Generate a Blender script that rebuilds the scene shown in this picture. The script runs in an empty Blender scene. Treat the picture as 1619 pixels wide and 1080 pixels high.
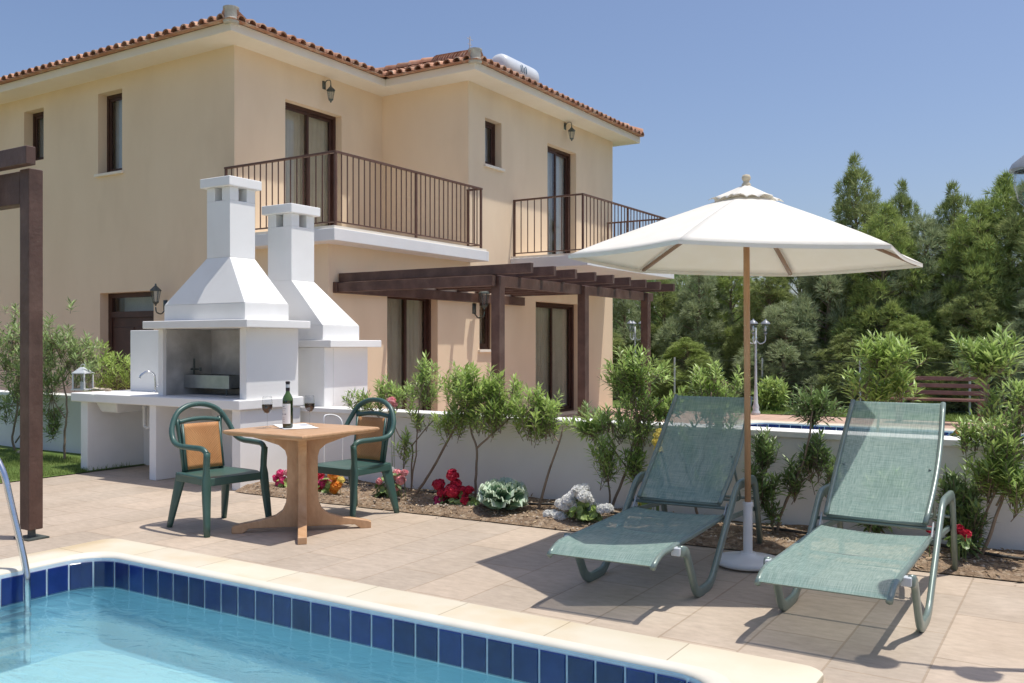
import bpy, math, random
from math import sin, cos, pi, radians
from mathutils import Vector, Matrix, noise
random.seed(7)
R = random.random
def U(a, b): return a + (b - a) * random.random()
scene = bpy.context.scene
col = scene.collection

# ---------------------------------------------------------------- camera geometry (used to place things on real planes)
F, CX, HY, CH = 1443.0, 809.5, 545.0, 1.45
SN, CS = .5334, .8458
def ray(px):
    r = (px - CX) / F
    return -SN + CS * r, CS + SN * r
def G(px, py, z=0.0):
    t = F * (CH - z) / (py - HY); a, b = ray(px)
    return Vector((a * t, b * t, z))
def AY(px, py, Y):
    a, b = ray(px); t = Y / b
    return Vector((a * t, Y, CH - (py - HY) / F * t))
def AX(px, py, X):
    a, b = ray(px); t = X / a
    return Vector((X, b * t, CH - (py - HY) / F * t))
def AD(px, py, D):
    a, b = ray(px)
    return Vector((a * D, b * D, CH - (py - HY) / F * D))

# ---------------------------------------------------------------- materials
def M(name, c1, c2=None, scale=4.0, rough=.6, bump=0.0, bscale=60.0, metal=0.0, spec=.5, c3=None, scale3=1.0,
      amt3=.5, island=0.0, transl=0.0, alpha=0.0, stretch=None, coat=0.0, bdist=.01, emit=None):
    m = bpy.data.materials.new(name); m.use_nodes = True
    nt = m.node_tree; N = nt.nodes; L = nt.links
    p = N['Principled BSDF']; out = N['Material Output']
    p.inputs['Roughness'].default_value = rough; p.inputs['Metallic'].default_value = metal
    p.inputs['Specular IOR Level'].default_value = spec; p.inputs['Coat Weight'].default_value = coat
    tc = N.new('ShaderNodeTexCoord'); src = tc.outputs['Object']
    if stretch:
        mp = N.new('ShaderNodeMapping'); mp.inputs['Scale'].default_value = stretch
        L.new(src, mp.inputs['Vector']); src = mp.outputs['Vector']
    c1 = tuple(c1) + (1,)
    colour = None
    if c2 is not None:
        n = N.new('ShaderNodeTexNoise'); n.inputs['Scale'].default_value = scale; n.inputs['Detail'].default_value = 6
        n.inputs['Roughness'].default_value = .6
        L.new(src, n.inputs['Vector'])
        cr = N.new('ShaderNodeValToRGB'); cr.color_ramp.elements[0].position = .32; cr.color_ramp.elements[1].position = .68
        cr.color_ramp.elements[0].color = c1; cr.color_ramp.elements[1].color = tuple(c2) + (1,)
        L.new(n.outputs['Fac'], cr.inputs['Fac']); colour = cr.outputs['Color']
        if c3 is not None:
            n3 = N.new('ShaderNodeTexNoise'); n3.inputs['Scale'].default_value = scale3; n3.inputs['Detail'].default_value = 5
            L.new(src, n3.inputs['Vector'])
            mr = N.new('ShaderNodeMapRange'); mr.inputs[1].default_value = .5; mr.inputs[2].default_value = .72
            mr.inputs[4].default_value = amt3; L.new(n3.outputs['Fac'], mr.inputs[0])
            mx = N.new('ShaderNodeMix'); mx.data_type = 'RGBA'; L.new(mr.outputs[0], mx.inputs[0])
            L.new(colour, mx.inputs[6]); mx.inputs[7].default_value = tuple(c3) + (1,); colour = mx.outputs[2]
    if island:
        g = N.new('ShaderNodeNewGeometry'); mr = N.new('ShaderNodeMapRange')
        mr.inputs[3].default_value = 1 - island; mr.inputs[4].default_value = 1 + island
        L.new(g.outputs['Random Per Island'], mr.inputs[0])
        hs = N.new('ShaderNodeHueSaturation'); L.new(mr.outputs[0], hs.inputs['Value'])
        if colour: L.new(colour, hs.inputs['Color'])
        else: hs.inputs['Color'].default_value = c1
        colour = hs.outputs['Color']
    if colour: L.new(colour, p.inputs['Base Color'])
    else: p.inputs['Base Color'].default_value = c1
    if bump:
        nb = N.new('ShaderNodeTexNoise'); nb.inputs['Scale'].default_value = bscale; nb.inputs['Detail'].default_value = 5
        L.new(src, nb.inputs['Vector'])
        b = N.new('ShaderNodeBump'); b.inputs['Strength'].default_value = bump; b.inputs['Distance'].default_value = bdist
        L.new(nb.outputs['Fac'], b.inputs['Height']); L.new(b.outputs[0], p.inputs['Normal'])
    sh = p.outputs[0]
    if transl:
        t = N.new('ShaderNodeBsdfTranslucent')
        if colour:
            L.new(colour, t.inputs['Color'])
        else: t.inputs['Color'].default_value = c1
        ms = N.new('ShaderNodeMixShader'); ms.inputs[0].default_value = transl
        L.new(sh, ms.inputs[1]); L.new(t.outputs[0], ms.inputs[2]); sh = ms.outputs[0]
    if alpha:
        t = N.new('ShaderNodeBsdfTransparent')
        ms = N.new('ShaderNodeMixShader'); ms.inputs[0].default_value = alpha
        L.new(sh, ms.inputs[1]); L.new(t.outputs[0], ms.inputs[2]); sh = ms.outputs[0]
    if emit:
        p.inputs['Emission Color'].default_value = tuple(emit[0]) + (1,); p.inputs['Emission Strength'].default_value = emit[1]
    L.new(sh, out.inputs['Surface'])
    return m

def nodes(m):
    return m.node_tree.nodes, m.node_tree.links

MT = {}
MT['stucco'] = M('stucco', (.80, .63, .445), (.84, .67, .48), 1.1, .9, .25, 180, spec=.15, c3=(.69, .53, .365), scale3=.9, amt3=.55, bdist=.006, stretch=(1, 1, .45))
MT['soffit'] = M('soffit_paint', (.80, .72, .60), (.84, .77, .66), 1.5, .85, .1, 90, spec=.2)
MT['white'] = M('white_render', (.85, .84, .815), (.89, .88, .855), 1.6, .85, .3, 120, spec=.2, c3=(.68, .66, .61), scale3=1.3, amt3=.35, bdist=.004)
MT['wallwhite'] = M('garden_wall_render', (.82, .805, .78), (.86, .845, .82), 1.2, .9, .35, 90, spec=.2, c3=(.70, .67, .62), scale3=.9, amt3=.4, bdist=.005)
MT['sootwhite'] = M('smoke_stained_render', (.42, .41, .39), (.66, .65, .63), 2.5, .9, .3, 60, spec=.2, c3=(.16, .155, .15), scale3=1.6, amt3=.7)
MT['slab'] = M('slab_paint', (.74, .73, .72), (.79, .78, .76), 1.5, .85, .2, 90, spec=.2, c3=(.62, .6, .58), scale3=1.0, amt3=.4)
MT['terra'] = M('terracotta', (.36, .17, .105), (.50, .29, .19), 3.2, .85, .3, 70, spec=.2, c3=(.56, .44, .33), scale3=7, amt3=.8, island=.3)
MT['terra_dark'] = M('old_terracotta', (.16, .085, .055), (.28, .14, .09), 6, .9, .3, 60, spec=.1)
MT['mortar'] = M('mortar', (.42, .40, .35), (.58, .55, .48), 8, .95, .5, 40, spec=.1)
MT['brownwood'] = M('dark_stained_wood', (.078, .042, .031), (.128, .070, .052), 5, .5, .4, 30, spec=.4, stretch=(1, 1, 1), c3=(.19, .125, .095), scale3=2.5, amt3=.5)
MT['frame'] = M('brown_door_frame', (.050, .022, .016), (.075, .034, .024), 5, .45, spec=.4)
MT['rail'] = M('railing_paint', (.11, .055, .038), (.15, .08, .055), 9, .5, spec=.4)
MT['curtain'] = M('curtain_cloth', (.62, .545, .42), (.70, .63, .50), 4, .9, spec=.1, transl=.2)
MT['curtain_grey'] = M('grey_curtain_cloth', (.68, .71, .74), (.76, .78, .80), 4, .9, spec=.1, transl=.2)
MT['dark'] = M('dark_void', (.012, .011, .010), None, rough=.8)
MT['sootdark'] = M('soot', (.03, .028, .026), (.06, .055, .05), 20, .95)
MT['chrome'] = M('polished_steel', (.72, .74, .76), (.62, .64, .67), 20, .16, metal=1)
MT['steel'] = M('dull_steel', (.42, .45, .46), (.55, .57, .58), 8, .38, metal=.9)
MT['lanternmetal'] = M('weathered_lantern_metal', (.055, .07, .065), (.13, .15, .14), 20, .5, metal=.4)
MT['palegrey'] = M('pale_grey_paint', (.48, .52, .55), (.60, .63, .65), 12, .45)
MT['canvas'] = M('cream_canvas', (.92, .89, .81), (.94, .915, .85), 7, .95, .35, 9, spec=.05, transl=.28, bdist=.012, c3=(.86, .82, .71), scale3=2.5, amt3=.4)
MT['canvasdark'] = M('canvas_trim', (.70, .62, .47), None, rough=.9, spec=.05, transl=.2)
MT['polewood'] = M('varnished_pole_wood', (.46, .25, .125), (.58, .34, .18), 6, .4, spec=.45, stretch=(6, 6, .6))
MT['ribwood'] = M('rib_wood', (.27, .165, .105), (.34, .22, .145), 6, .5)
MT['whiteplastic'] = M('white_plastic', (.80, .80, .80), (.74, .74, .73), 4, .4, c3=(.62, .60, .56), scale3=3, amt3=.3)
MT['greenplastic'] = M('green_resin', (.042, .098, .083), (.058, .120, .102), 7, .38, spec=.5, bump=.1, bscale=150, bdist=.001)
MT['tablewood'] = M('tan_resin', (.50, .29, .15), (.62, .385, .215), 5, .42, spec=.5, bump=.15, bscale=60, bdist=.002, c3=(.46, .25, .12), scale3=3, amt3=.55, stretch=(1, 7, 2))
MT['lampgrey'] = M('lamp_cap_paint', (.20, .22, .25), (.27, .29, .32), 12, .35)
MT['lframe'] = M('grey_green_metal', (.17, .225, .20), (.23, .285, .255), 8, .33, metal=.25, spec=.5)
MT['hose'] = M('black_hose', (.03, .028, .025), (.07, .065, .055), 12, .6)
MT['soil'] = M('soil_mulch', (.17, .115, .075), (.36, .26, .175), 9, .95, 1.0, 35, spec=.1, c3=(.47, .38, .28), scale3=24, amt3=.8, bdist=.04)
MT['pebble'] = M('pebble_stone', (.30, .23, .17), (.55, .47, .38), 5, .9, .4, 60, island=.35)
MT['bark'] = M('grey_bark', (.20, .15, .11), (.34, .27, .20), 14, .9, .8, 50, spec=.1, stretch=(1, 1, .3))
MT['leaf'] = M('oleander_leaf', (.31, .43, .12), (.43, .56, .18), 7, .38, spec=.5, island=.35, transl=.35)
MT['leaf_dark'] = M('deep_green_leaf', (.18, .27, .09), (.26, .37, .13), 7, .4, spec=.5, island=.35, transl=.28)
MT['leaf_grey'] = M('grey_green_leaf', (.24, .33, .13), (.34, .44, .18), 7, .45, spec=.4, island=.35, transl=.28)
MT['leaf_fresh'] = M('fresh_green_leaf', (.33, .45, .115), (.44, .57, .17), 7, .4, spec=.45, island=.3, transl=.38)
MT['feather'] = M('feathery_foliage', (.27, .33, .12), (.38, .44, .17), 1.3, .6, spec=.3, island=.35, transl=.28, c3=(.46, .50, .22), scale3=.8, amt3=.6)
MT['feather2'] = M('grey_feathery_foliage', (.30, .36, .19), (.40, .46, .26), 1.4, .6, spec=.3, island=.35, transl=.28, c3=(.46, .50, .29), scale3=.8, amt3=.6)
MT['feather3'] = M('bright_feathery_foliage', (.29, .37, .11), (.39, .48, .15), 1.3, .6, spec=.3, island=.35, transl=.28, c3=(.46, .52, .19), scale3=.8, amt3=.6)
MT['grass'] = M('grass_blades', (.15, .22, .05), (.24, .31, .09), 2, .6, spec=.3, island=.35, transl=.35)
MT['grassbase'] = M('lawn_ground', (.085, .14, .035), (.15, .21, .06), 3, .95, .8, 40, spec=.1, c3=(.24, .23, .10), scale3=1.1, amt3=.5)
MT['terrain'] = M('dry_terrain', (.30, .25, .16), (.22, .22, .11), .15, .95, .5, 3, spec=.1)
MT['pinkpave'] = M('pink_paving', (.52, .36, .27), (.60, .43, .33), 2.5, .85, .3, 50)
MT['bluetile'] = M('glazed_blue_tile', (.007, .019, .105), (.012, .03, .15), 9, .13, spec=.6, island=.3, c3=(.02, .04, .14), scale3=5, amt3=.3)
MT['grout'] = M('pale_grout', (.62, .72, .80), (.70, .78, .84), 12, .8)
MT['poolfloor'] = M('pool_floor_paint', (.52, .73, .74), (.58, .78, .785), 1.3, .7, .2, 8, c3=(.60, .79, .79), scale3=1.6, amt3=.5)  # lighter than the basin walls: sunlight on the floor put into its colour
MT['basin'] = M('pool_basin', (.28, .50, .61), (.33, .56, .66), 1.3, .7, .2, 8, c3=(.42, .64, .70), scale3=1.2, amt3=.4)
MT['redwood'] = M('red_brown_slats', (.13, .055, .042), (.20, .09, .068), 6, .55, .3, 50)
MT['redpetal'] = M('dark_red_petals', (.46, .010, .035), (.66, .03, .08), 30, .6, island=.3, transl=.25)
MT['magpetal'] = M('magenta_petals', (.68, .04, .17), (.80, .10, .28), 30, .6, island=.3, transl=.25)
MT['pinkpetal'] = M('pink_petals', (.80, .30, .34), (.88, .48, .48), 30, .6, island=.2, transl=.25)
MT['whitepetal'] = M('white_petals', (.90, .90, .88), (.95, .95, .92), 30, .6, island=.03, transl=.42)
MT['yellowpetal'] = M('yellow_petals', (.85, .68, .10), (.90, .80, .30), 30, .6, island=.15, transl=.25)
MT['orangepetal'] = M('orange_petals', (.85, .26, .03), (.90, .45, .06), 30, .6, island=.2, transl=.25)
MT['cabbage'] = M('pale_cabbage_leaf', (.20, .36, .20), (.32, .47, .30), 14, .5, island=.2, transl=.2)
MT['cabbage_rim'] = M('frosted_leaf_rim', (.48, .60, .46), (.60, .70, .56), 20, .6, island=.1, transl=.2)
MT['bottle'] = M('dark_green_glass', (.010, .022, .006), None, rough=.06, spec=.7, coat=.5)
MT['bottle_lit'] = M('green_bottle_glass', (.055, .11, .015), None, rough=.05, spec=.7, coat=.5)  # same glass, brighter green: light shining through the shoulder put into the colour
MT['capsule'] = M('black_capsule', (.02, .015, .018), None, rough=.35)
MT['paper'] = M('paper', (.84, .83, .80), (.88, .87, .85), 8, .9)
MT['wine'] = M('red_wine', (.020, .002, .004), None, rough=.05, spec=.6)
MT['ink'] = M('grey_ink', (.22, .22, .26), None, rough=.8)
MT['blueink'] = M('blue_print', (.04, .10, .16), None, rough=.6)
MT['bluebag'] = M('blue_grey_cloth', (.07, .12, .17), (.16, .22, .28), 14, .7, .4, 30)
MT['tank'] = M('white_enamel', (.60, .64, .68), (.66, .70, .73), 3, .35)
MT['litter'] = M('dry_leaf_litter', (.28, .19, .11), (.50, .38, .24), 5, .9, island=.4)

def glass_mat(name, tint, gloss=.5, rough=.03, ior=1.5):
    m = bpy.data.materials.new(name); m.use_nodes = True; N, L = nodes(m); N.clear()
    out = N.new('ShaderNodeOutputMaterial'); t = N.new('ShaderNodeBsdfTransparent'); t.inputs[0].default_value = tint + (1,)
    g = N.new('ShaderNodeBsdfGlossy'); g.inputs['Roughness'].default_value = rough
    fr = N.new('ShaderNodeLayerWeight'); pw = N.new('ShaderNodeMath'); pw.operation = 'POWER'; pw.inputs[1].default_value = 5
    fr.inputs[0].default_value = .5; L.new(fr.outputs['Facing'], pw.inputs[0])
    mt = N.new('ShaderNodeMath'); mt.operation = 'MULTIPLY_ADD'; mt.inputs[1].default_value = .9 * min(gloss, 1); mt.inputs[2].default_value = .045 * gloss; mt.use_clamp = True
    L.new(pw.outputs[0], mt.inputs[0])
    ms = N.new('ShaderNodeMixShader'); L.new(mt.outputs[0], ms.inputs[0]); L.new(t.outputs[0], ms.inputs[1]); L.new(g.outputs[0], ms.inputs[2])
    L.new(ms.outputs[0], out.inputs['Surface']); return m
MT['window'] = glass_mat('window_glass', (.93, .94, .93), 1.2)
MT['clear'] = glass_mat('clear_glass', (.93, .94, .94), 1.6)
MT['lampglass'] = glass_mat('lamp_glass', (.80, .84, .86), 1.3, .12)

# tan paving with faint joints
def paving(name, c1, c2, c3, w, h, mortar, joint_col, rot=0):
    m = M(name, c1, c2, 1.6, .8, 0, spec=.25, c3=c3, scale3=.8, amt3=.45)
    N, L = nodes(m); p = N['Principled BSDF']
    src = [n for n in N if n.type == 'TEX_COORD'][0].outputs['Object']
    colr = p.inputs['Base Color'].links[0].from_socket
    mp = N.new('ShaderNodeMapping'); mp.inputs['Location'].default_value = (.63, .2, 0); L.new(src, mp.inputs['Vector'])
    br = N.new('ShaderNodeTexBrick'); br.inputs['Scale'].default_value = 1; br.offset = .5; br.offset_frequency = 2
    br.inputs['Brick Width'].default_value = w; br.inputs['Row Height'].default_value = h
    br.inputs['Mortar Size'].default_value = mortar; br.inputs['Mortar Smooth'].default_value = .25
    br.inputs['Color1'].default_value = (.90, .90, .90, 1); br.inputs['Color2'].default_value = (1.06, 1.03, 1.0, 1)
    br.inputs['Mortar'].default_value = joint_col + (1,)
    mp.inputs['Rotation'].default_value = (0, 0, radians(90))
    L.new(mp.outputs[0], br.inputs['Vector'])
    mx = N.new('ShaderNodeMix'); mx.data_type = 'RGBA'; mx.blend_type = 'MULTIPLY'; mx.inputs[0].default_value = 1
    L.new(colr, mx.inputs[6]); L.new(br.outputs['Color'], mx.inputs[7])
    # fine speckle and blotches of wear
    n = N.new('ShaderNodeTexNoise'); n.inputs['Scale'].default_value = 22; n.inputs['Detail'].default_value = 8; n.inputs['Roughness'].default_value = .7
    mps = N.new('ShaderNodeMapping'); mps.inputs['Scale'].default_value = (.45, 1, 1); L.new(src, mps.inputs[0]); L.new(mps.outputs[0], n.inputs['Vector'])
    mr = N.new('ShaderNodeMapRange'); mr.inputs[1].default_value = .3; mr.inputs[2].default_value = .7; mr.inputs[3].default_value = .84; mr.inputs[4].default_value = 1.1
    L.new(n.outputs['Fac'], mr.inputs[0])
    mx2 = N.new('ShaderNodeMix'); mx2.data_type = 'RGBA'; mx2.blend_type = 'MULTIPLY'; mx2.inputs[0].default_value = 1
    L.new(mx.outputs[2], mx2.inputs[6]); L.new(mr.outputs[0], mx2.inputs[7]); L.new(mx2.outputs[2], p.inputs['Base Color'])
    nb = N.new('ShaderNodeTexNoise'); nb.inputs['Scale'].default_value = 9; nb.inputs['Detail'].default_value = 8; L.new(src, nb.inputs['Vector'])
    ad = N.new('ShaderNodeMath'); ad.operation = 'MULTIPLY_ADD'; L.new(br.outputs['Fac'], ad.inputs[0]); ad.inputs[1].default_value = -.5
    L.new(nb.outputs['Fac'], ad.inputs[2])
    b = N.new('ShaderNodeBump'); b.inputs['Strength'].default_value = .5; b.inputs['Distance'].default_value = .008
    L.new(ad.outputs[0], b.inputs['Height']); L.new(b.outputs[0], p.inputs['Normal'])
    return m
MT['deck'] = paving('stamped_paving', (.445, .368, .288), (.515, .43, .345), (.58, .50, .405), .8, .4, .006, (.80, .76, .71))
MT['deck2'] = paving('pink_paving_slabs', (.50, .34, .26), (.58, .41, .32), (.62, .47, .38), .6, .3, .008, (.7, .66, .62))
MT['coping'] = M('yellow_sandstone', (.63, .57, .44), (.68, .63, .52), 2.2, .7, .35, 30, spec=.3, c3=(.60, .46, .27), scale3=1.7, amt3=.75, bdist=.004)
def joints(m, w, off):
    N, L = nodes(m); p = N['Principled BSDF']; src = [n for n in N if n.type == 'TEX_COORD'][0].outputs['Object']
    colr = p.inputs['Base Color'].links[0].from_socket
    mp = N.new('ShaderNodeMapping'); mp.inputs['Location'].default_value = off; L.new(src, mp.inputs['Vector'])
    br = N.new('ShaderNodeTexBrick'); br.offset = 0; br.inputs['Scale'].default_value = 1; br.inputs['Brick Width'].default_value = w; br.inputs['Row Height'].default_value = w
    br.inputs['Mortar Size'].default_value = .004; br.inputs['Mortar Smooth'].default_value = .2
    br.inputs['Color1'].default_value = (.93, .92, .90, 1); br.inputs['Color2'].default_value = (1.05, 1.04, 1.02, 1); br.inputs['Mortar'].default_value = (.62, .58, .52, 1)
    L.new(mp.outputs[0], br.inputs['Vector']); mx = N.new('ShaderNodeMix'); mx.data_type = 'RGBA'; mx.blend_type = 'MULTIPLY'; mx.inputs[0].default_value = 1
    L.new(colr, mx.inputs[6]); L.new(br.outputs['Color'], mx.inputs[7]); L.new(mx.outputs[2], p.inputs['Base Color'])
joints(MT['coping'], .64, (0, .3, 0))
MT['copinglip'] = M('worn_coping_lip', (.66, .62, .52), (.71, .68, .60), 4, .65, .2, 30, spec=.3, c3=(.70, .60, .40), scale3=2, amt3=.4, bdist=.003)

def water_mat():
    m = bpy.data.materials.new('pool_water'); m.use_nodes = True; N, L = nodes(m); N.clear()
    out = N.new('ShaderNodeOutputMaterial'); t = N.new('ShaderNodeBsdfTransparent'); t.inputs[0].default_value = (.80, .92, .95, 1)
    rf = N.new('ShaderNodeBsdfRefraction'); rf.inputs['Color'].default_value = (.80, .95, 1, 1); rf.inputs['IOR'].default_value = 1.12; rf.inputs['Roughness'].default_value = .0
    g = N.new('ShaderNodeBsdfGlossy'); g.inputs['Roughness'].default_value = .02
    tc = N.new('ShaderNodeTexCoord')
    n1 = N.new('ShaderNodeTexNoise'); n1.inputs['Scale'].default_value = 5.0; n1.inputs['Detail'].default_value = 4; n1.inputs['Distortion'].default_value = .8
    mp = N.new('ShaderNodeMapping'); mp.inputs['Scale'].default_value = (.8, 1.7, 1); mp.inputs['Rotation'].default_value = (0, 0, .5)
    L.new(tc.outputs['Object'], mp.inputs[0]); L.new(mp.outputs[0], n1.inputs['Vector'])
    b = N.new('ShaderNodeBump'); b.inputs['Strength'].default_value = .4; b.inputs['Distance'].default_value = .035
    L.new(n1.outputs['Fac'], b.inputs['Height'])
    for q in (g, rf): L.new(b.outputs[0], q.inputs['Normal'])
    fr = N.new('ShaderNodeFresnel'); fr.inputs[0].default_value = 1.33; L.new(b.outputs[0], fr.inputs['Normal'])
    m0 = N.new('ShaderNodeMixShader'); m0.inputs[0].default_value = .35; L.new(t.outputs[0], m0.inputs[1]); L.new(rf.outputs[0], m0.inputs[2])
    ms = N.new('ShaderNodeMixShader'); L.new(fr.outputs[0], ms.inputs[0]); L.new(m0.outputs[0], ms.inputs[1]); L.new(g.outputs[0], ms.inputs[2])
    L.new(ms.outputs[0], out.inputs['Surface']); return m
MT['water'] = water_mat()

def sling_mat():
    m = M('woven_sling', (.30, .47, .42), (.36, .53, .475), 6, .75, 0, spec=.25)
    N, L = nodes(m); p = N['Principled BSDF']; out = N['Material Output']
    src = [n for n in N if n.type == 'TEX_COORD'][0].outputs['Object']
    fac = None
    for k, (sc, strx) in enumerate((((330, 12, 12), 0), ((6, 330, 330), 0))):
        mp = N.new('ShaderNodeMapping'); mp.inputs['Scale'].default_value = sc; L.new(src, mp.inputs[0])
        n = N.new('ShaderNodeTexNoise'); n.inputs['Scale'].default_value = 1.0; n.inputs['Detail'].default_value = 2; L.new(mp.outputs[0], n.inputs['Vector'])
        if fac is None: fac = n.outputs['Fac']
        else:
            a = N.new('ShaderNodeMath'); a.operation = 'ADD'; L.new(fac, a.inputs[0]); L.new(n.outputs['Fac'], a.inputs[1]); fac = a.outputs[0]
    cr = N.new('ShaderNodeValToRGB'); cr.color_ramp.elements[0].position = .36; cr.color_ramp.elements[1].position = .64
    cr.color_ramp.elements[0].color = (.19, .32, .28, 1); cr.color_ramp.elements[1].color = (.46, .60, .535, 1)
    h = N.new('ShaderNodeMath'); h.operation = 'MULTIPLY'; h.inputs[1].default_value = .5; L.new(fac, h.inputs[0]); L.new(h.outputs[0], cr.inputs[0])
    L.new(cr.outputs[0], p.inputs['Base Color'])
    tr = N.new('ShaderNodeBsdfTranslucent'); L.new(cr.outputs[0], tr.inputs[0])
    m1 = N.new('ShaderNodeMixShader'); m1.inputs[0].default_value = .22; L.new(p.outputs[0], m1.inputs[1]); L.new(tr.outputs[0], m1.inputs[2])
    t = N.new('ShaderNodeBsdfTransparent'); m2 = N.new('ShaderNodeMixShader'); m2.inputs[0].default_value = .28
    L.new(m1.outputs[0], m2.inputs[1]); L.new(t.outputs[0], m2.inputs[2]); L.new(m2.outputs[0], out.inputs['Surface'])
    return m
MT['sling'] = sling_mat()

def rattan_mat():
    m = M('woven_rattan', (.48, .215, .08), (.57, .29, .12), 5, .6, 0, spec=.3)
    N, L = nodes(m); p = N['Principled BSDF']
    src = [n for n in N if n.type == 'TEX_COORD'][0].outputs['Object']
    colr = p.inputs['Base Color'].links[0].from_socket
    ck = N.new('ShaderNodeTexChecker'); ck.inputs['Scale'].default_value = 110; L.new(src, ck.inputs[0])
    ck.inputs[1].default_value = (1.1, 1.1, 1.1, 1); ck.inputs[2].default_value = (.72, .72, .72, 1)
    mx = N.new('ShaderNodeMix'); mx.data_type = 'RGBA'; mx.blend_type = 'MULTIPLY'; mx.inputs[0].default_value = .8
    L.new(colr, mx.inputs[6]); L.new(ck.outputs[0], mx.inputs[7]); L.new(mx.outputs[2], p.inputs['Base Color'])
    return m
MT['rattan'] = rattan_mat()

# ---------------------------------------------------------------- mesh helpers
ORG = {}
def place(o, parent):
    col.objects.link(o)
    if parent is not None: o.parent = parent
class MB:
    def __init__(s): s.v = []; s.f = []
    def add(s, vs, fs):
        b = len(s.v); s.v.extend([tuple(v) for v in vs]); s.f.extend([tuple(i + b for i in f) for f in fs])
    def box(s, x0, x1, y0, y1, z0, z1):
        s.add([(x0, y0, z0), (x1, y0, z0), (x1, y1, z0), (x0, y1, z0), (x0, y0, z1), (x1, y0, z1), (x1, y1, z1), (x0, y1, z1)],
              [(0, 3, 2, 1), (4, 5, 6, 7), (0, 1, 5, 4), (1, 2, 6, 5), (2, 3, 7, 6), (3, 0, 4, 7)])
        return s
    def frustum(s, a, b, z0, z1):     # a, b = (x0,x1,y0,y1) at z0 and z1
        v = [(a[0], a[2], z0), (a[1], a[2], z0), (a[1], a[3], z0), (a[0], a[3], z0), (b[0], b[2], z1), (b[1], b[2], z1), (b[1], b[3], z1), (b[0], b[3], z1)]
        s.add(v, [(0, 3, 2, 1), (4, 5, 6, 7), (0, 1, 5, 4), (1, 2, 6, 5), (2, 3, 7, 6), (3, 0, 4, 7)]); return s
    def bar(s, p, q, w, h, up=(0, 0, 1)):   # rectangular bar
        p, q = Vector(p), Vector(q); d = (q - p).normalized(); up = Vector(up)
        if abs(d.dot(up)) > .98: up = Vector((0, 1, 0))
        a = d.cross(up).normalized() * (w / 2); b = a.cross(d).normalized() * (h / 2)
        vs = [p - a - b, p + a - b, p + a + b, p - a + b, q - a - b, q + a - b, q + a + b, q - a + b]
        s.add(vs, [(0, 1, 2, 3), (7, 6, 5, 4), (0, 4, 5, 1), (1, 5, 6, 2), (2, 6, 7, 3), (3, 7, 4, 0)]); return s
    def tube(s, path, r, n=8, cap=True, flat=None):
        path = [Vector(p) for p in path]; m = len(path)
        rr = r if isinstance(r, (list, tuple)) else [r] * m
        prev = None; rings = []
        for i, p in enumerate(path):
            d = (path[min(i + 1, m - 1)] - path[max(i - 1, 0)]).normalized()
            if prev is None:
                up = Vector((0, 0, 1)) if abs(d.z) < .9 else Vector((1, 0, 0))
                a = d.cross(up).normalized()
            else:
                a = (prev - d * prev.dot(d)).normalized()
            prev = a; b = d.cross(a)
            rings.append([p + (a * cos(2 * pi * k / n) + b * sin(2 * pi * k / n)) * rr[i] for k in range(n)])
        b0 = len(s.v)
        for rg in rings: s.v.extend([tuple(v) for v in rg])
        for i in range(m - 1):
            for k in range(n):
                k2 = (k + 1) % n
                s.f.append((b0 + i * n + k, b0 + i * n + k2, b0 + (i + 1) * n + k2, b0 + (i + 1) * n + k))
        if cap:
            s.f.append(tuple(b0 + k for k in range(n))[::-1]); s.f.append(tuple(b0 + (m - 1) * n + k for k in range(n)))
        return s
    def sweep(s, path, side, hw, hs, n=10, p=3.2):   # super-elliptic section: hs along fixed vector 'side', hw in the path's plane
        path = [Vector(q) for q in path]; m = len(path); side = Vector(side).normalized(); b0 = len(s.v)
        hwl = hw if isinstance(hw, (list, tuple)) else [hw] * m
        for i, q in enumerate(path):
            d = (path[min(i + 1, m - 1)] - path[max(i - 1, 0)]).normalized(); nn = d.cross(side).normalized()
            for k in range(n):
                t = 2 * pi * k / n; c, e = cos(t), sin(t)
                x = math.copysign(abs(c) ** (2 / p), c); y = math.copysign(abs(e) ** (2 / p), e)
                s.v.append(tuple(q + nn * (hwl[i] * x) + side * (hs * y)))
        for i in range(m - 1):
            for k in range(n):
                k2 = (k + 1) % n
                s.f.append((b0 + i * n + k, b0 + i * n + k2, b0 + (i + 1) * n + k2, b0 + (i + 1) * n + k))
        s.f.append(tuple(b0 + k for k in range(n))[::-1]); s.f.append(tuple(b0 + (m - 1) * n + k for k in range(n))); return s
    def lathe(s, prof, c=(0, 0, 0), n=20, M4=None):
        b0 = len(s.v); c = Vector(c)
        for r, z in prof:
            for k in range(n):
                v = Vector((r * cos(2 * pi * k / n), r * sin(2 * pi * k / n), z))
                if M4 is not None: v = M4 @ v
                s.v.append(tuple(v + c))
        for i in range(len(prof) - 1):
            for k in range(n):
                k2 = (k + 1) % n
                s.f.append((b0 + i * n + k, b0 + i * n + k2, b0 + (i + 1) * n + k2, b0 + (i + 1) * n + k))
        if prof[0][0] > 1e-4: s.f.append(tuple(b0 + k for k in range(n))[::-1])
        if prof[-1][0] > 1e-4: s.f.append(tuple(b0 + (len(prof) - 1) * n + k for k in range(n)))
        return s
    def grid(s, fn, nu, nv):
        b0 = len(s.v)
        for j in range(nv + 1):
            for i in range(nu + 1): s.v.append(tuple(fn(i / nu, j / nv)))
        for j in range(nv):
            for i in range(nu):
                a = b0 + j * (nu + 1) + i; s.f.append((a, a + 1, a + nu + 2, a + nu + 1))
        return s
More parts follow.
